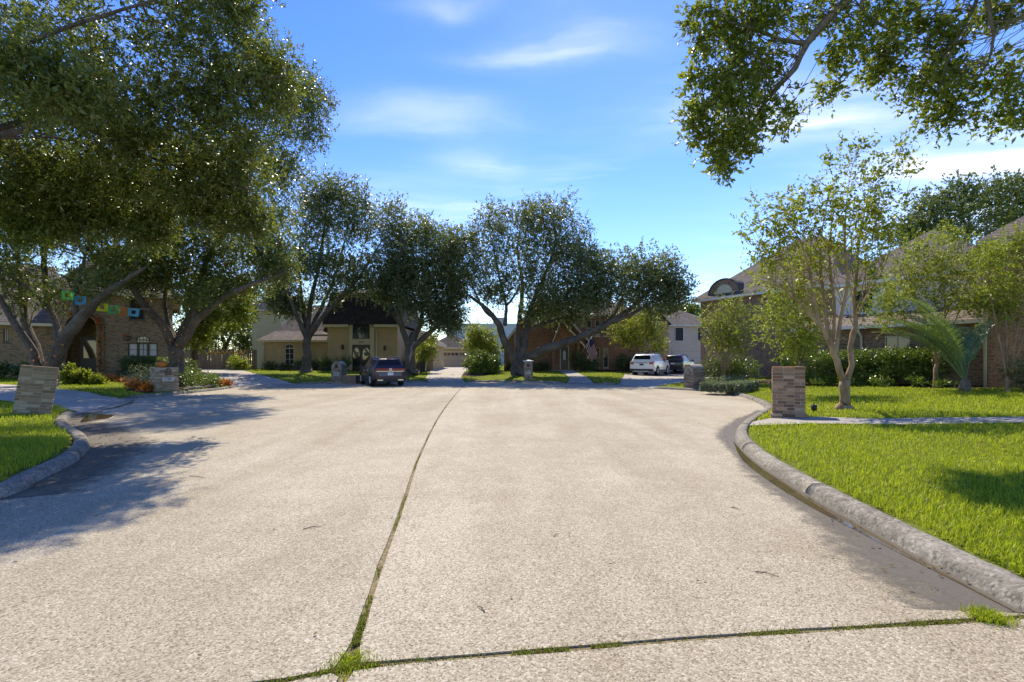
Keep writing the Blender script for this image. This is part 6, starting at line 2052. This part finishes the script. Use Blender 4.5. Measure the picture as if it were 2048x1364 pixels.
MB().tube([(-.55, -2.22, 1.745), (0, -2.26, 1.755), (.55, -2.22, 1.745)], .02, 6).build('spoiler', pm_, c1, True)

# white suv on the drive
st = [(-2.47, .55, 1.0, .90, 1.02, .84), (-2.44, .45, 1.10, .96, 1.16, .88), (-2.38, .36, 1.13, .985, 1.28, .80), (-2.16, .30, 1.14, .995, 1.66, .71), (-2.0, .29, 1.14, 1.0, 1.73, .70), (-.5, .28, 1.12, 1.0, 1.79, .70),
      (.35, .28, 1.10, 1.0, 1.77, .69), (.8, .28, 1.08, .995, 1.60, .68), (1.4, .28, 1.06, .99, 1.12, .86), (2.1, .3, 1.02, .965, 1.05, .80), (2.36, .34, .95, .91, .97, .74), (2.47, .44, .78, .8, .8, .64)]
cx_, cy_ = 10.95 + math.sin(R(33)) * 1.4, 39.6 + math.cos(R(33)) * 1.4
zc_ = float(drive_z(np.array([[cx_, cy_]]))[0])
wp = paint('paint_white', (.66, .67, .68), 0.0)
c2, at2 = car('parked_suv', 'white suv with dark lower cladding parked on drive behind grey pillar', (cx_, cy_, zc_), R(-33), st, .38, 2.85, {'paint': wp, 'rail': M['grey_metal'], 'trim': wp}, 4.95,
              {'side': [(-2.05, -1.25), (-1.17, -.24), (-.16, .9)], 'rear': (-2.36, -2.18), 'front': (.85, 1.33)})
rw = -2.475
for s in (-1, 1):
    MB().add([(s * .62, rw - .012, .92), (s * .62, rw - .012, 1.10), (s * .985, rw + .16, 1.14), (s * .985, rw + .16, .90), (s * .92, rw - .005, 1.13), (s * .92, rw - .005, .91)],
             [(0, 1, 4, 5), (5, 4, 2, 3)]).build('tail_light', M['lamp_red'], c2)
MB().box(-.5, .5, rw - .015, rw + .02, 1.02, 1.06).build('tailgate_trim', M['clad'], c2)
MB().box(-.17, .17, rw - .012, rw + .01, .84, .97).build('licence_plate', M['clad'], c2)
MB().box(-.93, .93, rw - .03, rw + .12, .36, .55).build('bumper_cladding', M['clad'], c2)
MB().box(-.6, .6, rw - .045, rw + .02, .30, .40).build('skid_plate', M['grey_metal'], c2)

# dark hatchback next to the white suv
st = [(-2.25, .5, .95, .84, .97, .78), (-2.22, .4, 1.05, .88, 1.10, .82), (-2.12, .32, 1.08, .90, 1.26, .74), (-1.85, .27, 1.10, .91, 1.56, .64), (-1.6, .26, 1.10, .91, 1.62, .63), (-.4, .25, 1.08, .91, 1.66, .62),
      (.3, .25, 1.05, .91, 1.63, .61), (.75, .25, 1.02, .905, 1.42, .6), (1.3, .25, 1.0, .90, 1.04, .78), (1.95, .27, .93, .87, .96, .72), (2.15, .32, .84, .82, .87, .66), (2.25, .42, .7, .7, .72, .55)]
cx_, cy_ = 14.75 + math.sin(R(34)) * 1.3, 43.6 + math.cos(R(34)) * 1.3
zc_ = float(drive_z(np.array([[cx_, cy_]]))[0])
dpn = paint('paint_charcoal', (.035, .038, .05), .4)
c3, at3 = car('parked_hatchback', 'charcoal hatchback with tall red tail lights parked beyond white suv', (cx_, cy_, zc_), R(-34), st, .35, 2.62, {'paint': dpn, 'rail': dpn, 'trim': dpn}, 4.5,
              {'side': [(-1.75, -1.2), (-1.1, -.2), (-.12, .85)], 'rear': (-2.1, -1.9), 'front': (.8, 1.22)})
for s in (-1, 1):
    MB().add([(s * .70, -2.2, 1.0), (s * .88, -2.12, 1.0), (s * .86, -2.04, 1.12), (s * .76, -1.86, 1.5), (s * .66, -1.92, 1.5), (s * .70, -2.13, 1.22), (s * .91, -2.0, 1.05)],
             [(0, 1, 2, 3, 4, 5), (1, 6, 2)]).build('tail_light', M['lamp_red'], c3)
MB().box(-.17, .17, -2.265, -2.24, .76, .9).build('licence_plate', M['plate'], c3)
MB().box(-.84, .84, -2.28, -2.15, .3, .48).build('bumper_cladding', M['clad'], c3)

# ------------------------------------------------------------------ flags and seasonal decorations
M['flag_red'] = leaf_mat('flag_red', (.42, .03, .04), (.42, .03, .04), (.42, .03, .04), .4, .8, .2, through=None)
M['flag_white'] = leaf_mat('flag_white', (.70, .68, .66), (.70, .68, .66), (.70, .68, .66), .4, .8, .2, through=None)
M['flag_blue'] = leaf_mat('flag_blue', (.03, .045, .22), (.03, .045, .22), (.03, .045, .22), .4, .8, .2, through=None)


def flag(label, base, tip, fly, hoist, loc_z):
    """base, tip: pole ends in world; cloth hangs from the upper part of the pole"""
    b, t = Vector(base), Vector(tip)
    root = thing('flag', label, 'flag', base)
    MB().tube([(0, 0, 0), tuple(t - b)], .018, 8).lathe([(0, .04), (.03, .02), (.03, -.01), (0, -.02)], 8, c=tuple(t - b)).build('pole', M['trim_white'], root, True)
    u = (b - t).normalized()
    nx, nz = 26, 13
    v, f, mi = [], [], []
    fv = Vector(fly)
    for k in range(nz + 1):
        for i in range(nx + 1):
            a = i / nx
            p = t - b + u * (.06 + hoist * k / nz * (1 - .12 * a)) + fv * a + Vector((0, -.09 * math.sin(a * 7 + k * .35) * a - .03 * math.sin(a * 15), -.05 * a * a))
            v.append(tuple(p))
    stars = MB()
    for k in range(nz):
        for i in range(nx):
            f.append((k * (nx + 1) + i, k * (nx + 1) + i + 1, (k + 1) * (nx + 1) + i + 1, (k + 1) * (nx + 1) + i))
            canton = i < 10 and k < 7
            mi.append(2 if canton else (0 if k % 2 == 0 else 1))
    cl = mesh_obj('cloth', v, f, [M['flag_red'], M['flag_white'], M['flag_blue']], root, True, mi)
    sm = cl.modifiers.new('solid', 'SOLIDIFY')
    sm.thickness = .004
    for r_ in range(9):
        for c_ in range(6 if r_ % 2 == 0 else 5):
            fi = (c_ + (.5 if r_ % 2 == 0 else 1.0)) / 6 * 10
            fk = (r_ + .5) / 9 * 7
            i0, k0 = int(fi), int(fk)
            q = Vector(v[k0 * (nx + 1) + i0]).lerp(Vector(v[(k0 + 1) * (nx + 1) + i0 + 1]), .5)
            pts = [(q.x + .022 * (1 if m % 2 == 0 else .42) * math.sin(m * math.pi / 5), q.y - .014, q.z + .022 * (1 if m % 2 == 0 else .42) * math.cos(m * math.pi / 5)) for m in range(10)]
            stars.add(pts, [tuple(range(10))])
    stars.build('stars', M['flag_white'], cl)
    return root


d = 45.2
flag('stars and stripes flag on slanted pole at red brick house', (X(1162, d), d, Zp(707, d)), (X(1185, d - .3), d - .3, Zp(672, d - .3)), (.5, -.15, -1.5), 1.2, 0)
d = 39.3
flag('stars and stripes flag hanging beside dark oak trunk before yellow house', (X(816, d + .6), d + .6, Zp(704, d)), (X(829, d), d, Zp(684, d)), (-.22, -.05, -1.35), .85, 0)

# paper flags strung between the two oaks
P0, P1 = Vector((X(112, 20.6), 20.6, Zp(572, 20.6))), Vector((X(300, 23.4), 23.4, Zp(618, 23.4)))
bun = thing('paper_flag_garland', 'string of bright cut paper flags hung between two oaks', 'garland', tuple(P0))
line = []
for i in range(21):
    t = i / 20
    p = P0.lerp(P1, t) - P0
    line.append((p.x, p.y, p.z - .5 * 4 * t * (1 - t) * .55))
MB().tube(line, .006, 5).build('string', M['trim_white'], bun)
PAPER = [((.10, .42, .08), 'green'), ((.04, .27, .50), 'blue'), ((.62, .52, .03), 'yellow'), ((.06, .42, .14), 'green'), ((.68, .17, .02), 'orange'), ((.08, .36, .52), 'blue')]
for (px, (colr, nm)) in zip((131, 155, 201, 224, 246, 272), PAPER):
    tgt = (px - 112) / (300 - 112)
    t = tgt * .93 + .02
    i = min(19, int(t * 20))
    p = Vector(line[i]).lerp(Vector(line[i + 1]), t * 20 - i)
    w, h = .46, .34
    mb = MB()
    nxs, nzs = 6, 4
    for a in range(nxs):
        for b in range(nzs):
            if (a, b) in ((2, 1), (3, 1), (2, 2), (3, 2)):
                continue
            x0, x1 = -w / 2 + w * a / nxs, -w / 2 + w * (a + 1) / nxs
            z0, z1 = -h * b / nzs, -h * (b + 1) / nzs
            c0 = .03 * math.sin(x0 * 9)
            c1 = .03 * math.sin(x1 * 9)
            mb.add([(x0, c0, z0), (x1, c1, z0), (x1 * (1 - .1 * (b + 1) / nzs), c1, z1), (x0 * (1 - .1 * (b + 1) / nzs), c0, z1)], [(0, 1, 2, 3)])
    for a in range(6):
        xx = -w / 2 * .9 + w * .9 * (a + .5) / 6
        mb.add([(xx - .034, .02 * math.sin(xx * 9), -h), (xx + .034, .02 * math.sin(xx * 9), -h), (xx, .02 * math.sin(xx * 9), -h - .05)], [(0, 1, 2)])
    o = mb.build('paper_flag', leaf_mat('paper_%s_%d' % (nm, px), tuple(min(.9, c * 1.5 + .02) for c in colr), tuple(min(.9, c * 1.6 + .02) for c in colr), tuple(min(.9, c * 1.6 + .02) for c in colr), .6, .7, .2, through=None), bun)
    o.location = p
    o.rotation_euler = (0, random.uniform(-.12, .12), random.uniform(-.3, .3))
    o['label'] = nm + ' cut paper flag'

# orange leaf garland round the entry arch
x0, x1 = ent[0] - .17, ent[1] + .17
ring = [(p[0], -.14, p[1]) for p in arc_pts(x0, x1, spring(ent), ent[3] + .17, 26)] + [(x1, -.14, z) for z in np.linspace(spring(ent), .2, 16)]
ring = np.array([p for p in ring if p[0] > (x0 + x1) / 2 - .5 or p[2] < 2.6])
m1 = Matrix.Translation(o1) @ Matrix.Rotation(YAW1, 4, 'Z')
ring = np.array([tuple(m1 @ Vector(p)) for p in ring])
gl = thing('leaf_garland', 'orange autumn leaf garland down right side of arched entry', 'garland', tuple(ring[-1]))
C = catmull(ring, .07) + rng.normal(0, .03, (len(catmull(ring, .07)), 3))
quad_mesh('leaves', leaf_quads(C, .08, 5, 3, .12, .09, aspect=.6) - np.array(ring[-1]), M['orange'], gl)
MB().tube([tuple(p - ring[-1]) for p in ring], .015, 5).build('cord', M['bark'], gl)

PK = MB()
K = 40
for i in range(K):
    a = 2 * math.pi * i / K
    rib = 1 - .07 * abs(math.cos(a * 5))
    for r, h in ((.03, .02), (.15, .0), (.23, .1), (.25, .17), (.22, .27), (.13, .33), (.04, .30)):
        PK.v.append((r * rib * math.cos(a), r * rib * math.sin(a), h))
for i in range(K):
    for k in range(6):
        PK.f.append((i * 7 + k, ((i + 1) % K) * 7 + k, ((i + 1) % K) * 7 + k + 1, i * 7 + k + 1))
PK.n = len(PK.v)
M['pumpkin'] = plain('pumpkin_skin', (.52, .14, .015), .5, .4, vary=.25, scale=5)
pk = thing('pumpkin', 'orange pumpkin among others before arched entry of left house', 'pumpkin', (0, 0, 0), 0, 'pumpkins before the entry')
PK.build('shell', M['pumpkin'], pk, True)
MB().tube([(0, 0, .29), (.01, 0, .36), (.04, .01, .41)], [.035, .025, .03], 6).build('stalk', M['bark_grey'], pk, True)
first = True
for (px, dd_, s) in ((188, 27.6, 1.0), (197, 27.2, 1.25), (206, 27.8, 1.1), (214, 27.3, .9), (222, 28.0, 1.2), (231, 27.5, 1.0), (240, 28.0, .8)):
    if first:
        o, first = pk, False
    else:
        o = pk.copy()
        link(o)
        for c in pk.children:
            cc = c.copy()
            link(cc, o)
    o.location = (X(px, dd_), dd_, GZ(X(px, dd_), dd_))
    o.rotation_euler = (0, 0, random.uniform(0, 6))
    o.scale = (s, s, s)
o = pk.copy()
link(o)
for c in pk.children:
    link(c.copy(), o)
o.location, o.scale = (-16.45, 22.7, GZ(-16.42, 22.85) + 1.115), (.85, .85, .85)
o['label'], o['group'] = 'small orange pumpkin sitting on top of flat buff brick pillar', 'pumpkins before the entry'

for (lab, d0, spots) in (('orange bulb lights wound round many stemmed oak behind leaning pillar', 21.3, [(78, 715), (96, 700), (104, 684), (118, 668), (132, 655), (92, 725), (110, 712), (60, 700), (66, 722), (124, 690)]),
                         ('orange bulb lights wound round forked oak beside flat buff pillar', 24.9, [(345, 705), (352, 690), (340, 680), (362, 670), (330, 660), (356, 720), (368, 655), (350, 740)])):
    p0 = Vector((X(spots[0][0], d0), d0, Zp(spots[0][1], d0)))
    sl = thing('string_lights', lab, 'string lights', tuple(p0))
    pts = [Vector((X(a, d0), d0 + .05 * (i % 2), Zp(b, d0))) - p0 for i, (a, b) in enumerate(spots)]
    MB().tube(catmull([tuple(p) for p in pts], .1), .006, 4).build('wire', M['black'], sl)
    for p in pts:
        MB().lathe([(0, -.05), (.035, -.035), (.045, 0), (.03, .04), (0, .05)], 10, c=tuple(p)).build('bulb', M['pumpkin'], sl, True)

hb = thing('hanging_planter', 'round dark hanging planter with orange flowers beside arched window', 'planter', (X(255, 29.2), 29.2, Zp(676, 29.2)))
MB().lathe([(0, -.2), (.14, -.16), (.21, -.03), (.2, .04), (0, .02)], 16).build('bowl', M['trim_dark'], hb, True)
quad_mesh('flowers', leaf_quads(ellipsoid_points((0, 0, .06), (.2, .2, .12), 12), .08, 5, 4, .08, .07, aspect=.7), M['orange'], hb)
MB().tube([(0, 0, .0), (0, .2, .75), (0, .6, .8)], .012, 5).build('hanger', M['black'], hb)

# small garden things
sp = thing('garden_spotlight', 'small black landscape spotlight in grass beside rust brick pillar', 'spotlight', (X(1628, 12.9), 12.9, GZ(X(1628, 12.9), 12.9)))
MB().tube([(0, 0, -.08), (0, 0, .1)], .014, 6).build('stake', M['black'], sp)
MB().lathe([(0, -.0), (.055, .0), (.07, .04), (.075, .16), (.066, .16), (.06, .06), (0, .05)], 16, c=(0, 0, .08)).build('housing', M['black'], sp, True)
for (px, d_, lab) in ((832, 47.6, 'dark air conditioner unit by yellow brick wall behind oak trunk'), (818, 47.9, 'second dark air conditioner unit half hidden by oak trunk')):
    a = thing('air_conditioner', lab, 'air conditioner', (X(px, d_), d_, GZ(X(px, d_), d_)))
    MB().box(-.4, .4, -.4, .4, .05, .95).build('cabinet', M['trim_dark'], a)
    MB().box(-.45, .45, -.45, .45, -.1, .048).build('pad', M['walk'], a)
    for k in range(8):
        MB().box(-.41, .41, -.425, -.402, .13 + k * .1, .17 + k * .1).build('louvre', M['black'], a)
bn = thing('wheeled_bin', 'black wheeled bin standing on lawn beside slender sapling', 'bin', (X(846, 43.2), 43.2, GZ(X(846, 43.2), 43.2)))
MB().add([(-.22, -.25, .08), (.22, -.25, .08), (.22, .25, .08), (-.22, .25, .08), (-.3, -.34, .95), (.3, -.34, .95), (.3, .34, .95), (-.3, .34, .95)],
         [(3, 2, 1, 0), (4, 5, 6, 7), (0, 1, 5, 4), (1, 2, 6, 5), (2, 3, 7, 6), (3, 0, 4, 7)]).build('tub', M['black'], bn)
MB().box(-.32, .32, -.37, .38, .952, 1.03).build('lid', M['black'], bn)
for s in (-1, 1):
    MB().lathe([(0, -.03), (.12, -.03), (.12, .03), (0, .03)], 14, 'x', (s * .27, .2, .12)).build('wheel', M['tyre'], bn, True)
for i, (x, y, s) in enumerate(((-16.15, 24.2, .9), (-16.1, 24.75, 1.1), (-16.12, 25.35, .8), (-16.2, 25.9, 1.0), (-16.35, 26.5, 1.1), (-16.0, 23.7, .7))):
    bm = bmesh.new()
    bmesh.ops.create_icosphere(bm, subdivisions=2, radius=.26 * s)
    for v in bm.verts:
        v.co = Vector((v.co.x * .7, v.co.y, v.co.z * .38)) * random.uniform(.9, 1.08)
    me = bpy.data.meshes.new('edging_stone')
    bm.to_mesh(me)
    bm.free()
    me.materials.append(M['kerb'])
    so = bpy.data.objects.new('edging_stone', me)
    so.location = (x, y, GZ(x, y) + .05)
    link(so)
    tag(so, 'flat grey edging stone in row along flower bed behind the kerb', 'stone', 'edging stones along the bed')


# lettering becomes plain mesh
dg = bpy.context.evaluated_depsgraph_get()
for o in [o for o in bpy.data.objects if o.type == 'FONT']:
    me = bpy.data.meshes.new_from_object(o.evaluated_get(dg))
    m = bpy.data.objects.new(o.name, me)
    link(m, o.parent)
    m.location, m.rotation_euler = o.location, o.rotation_euler
    nm = o.name
    bpy.data.objects.remove(o)
    m.name = nm
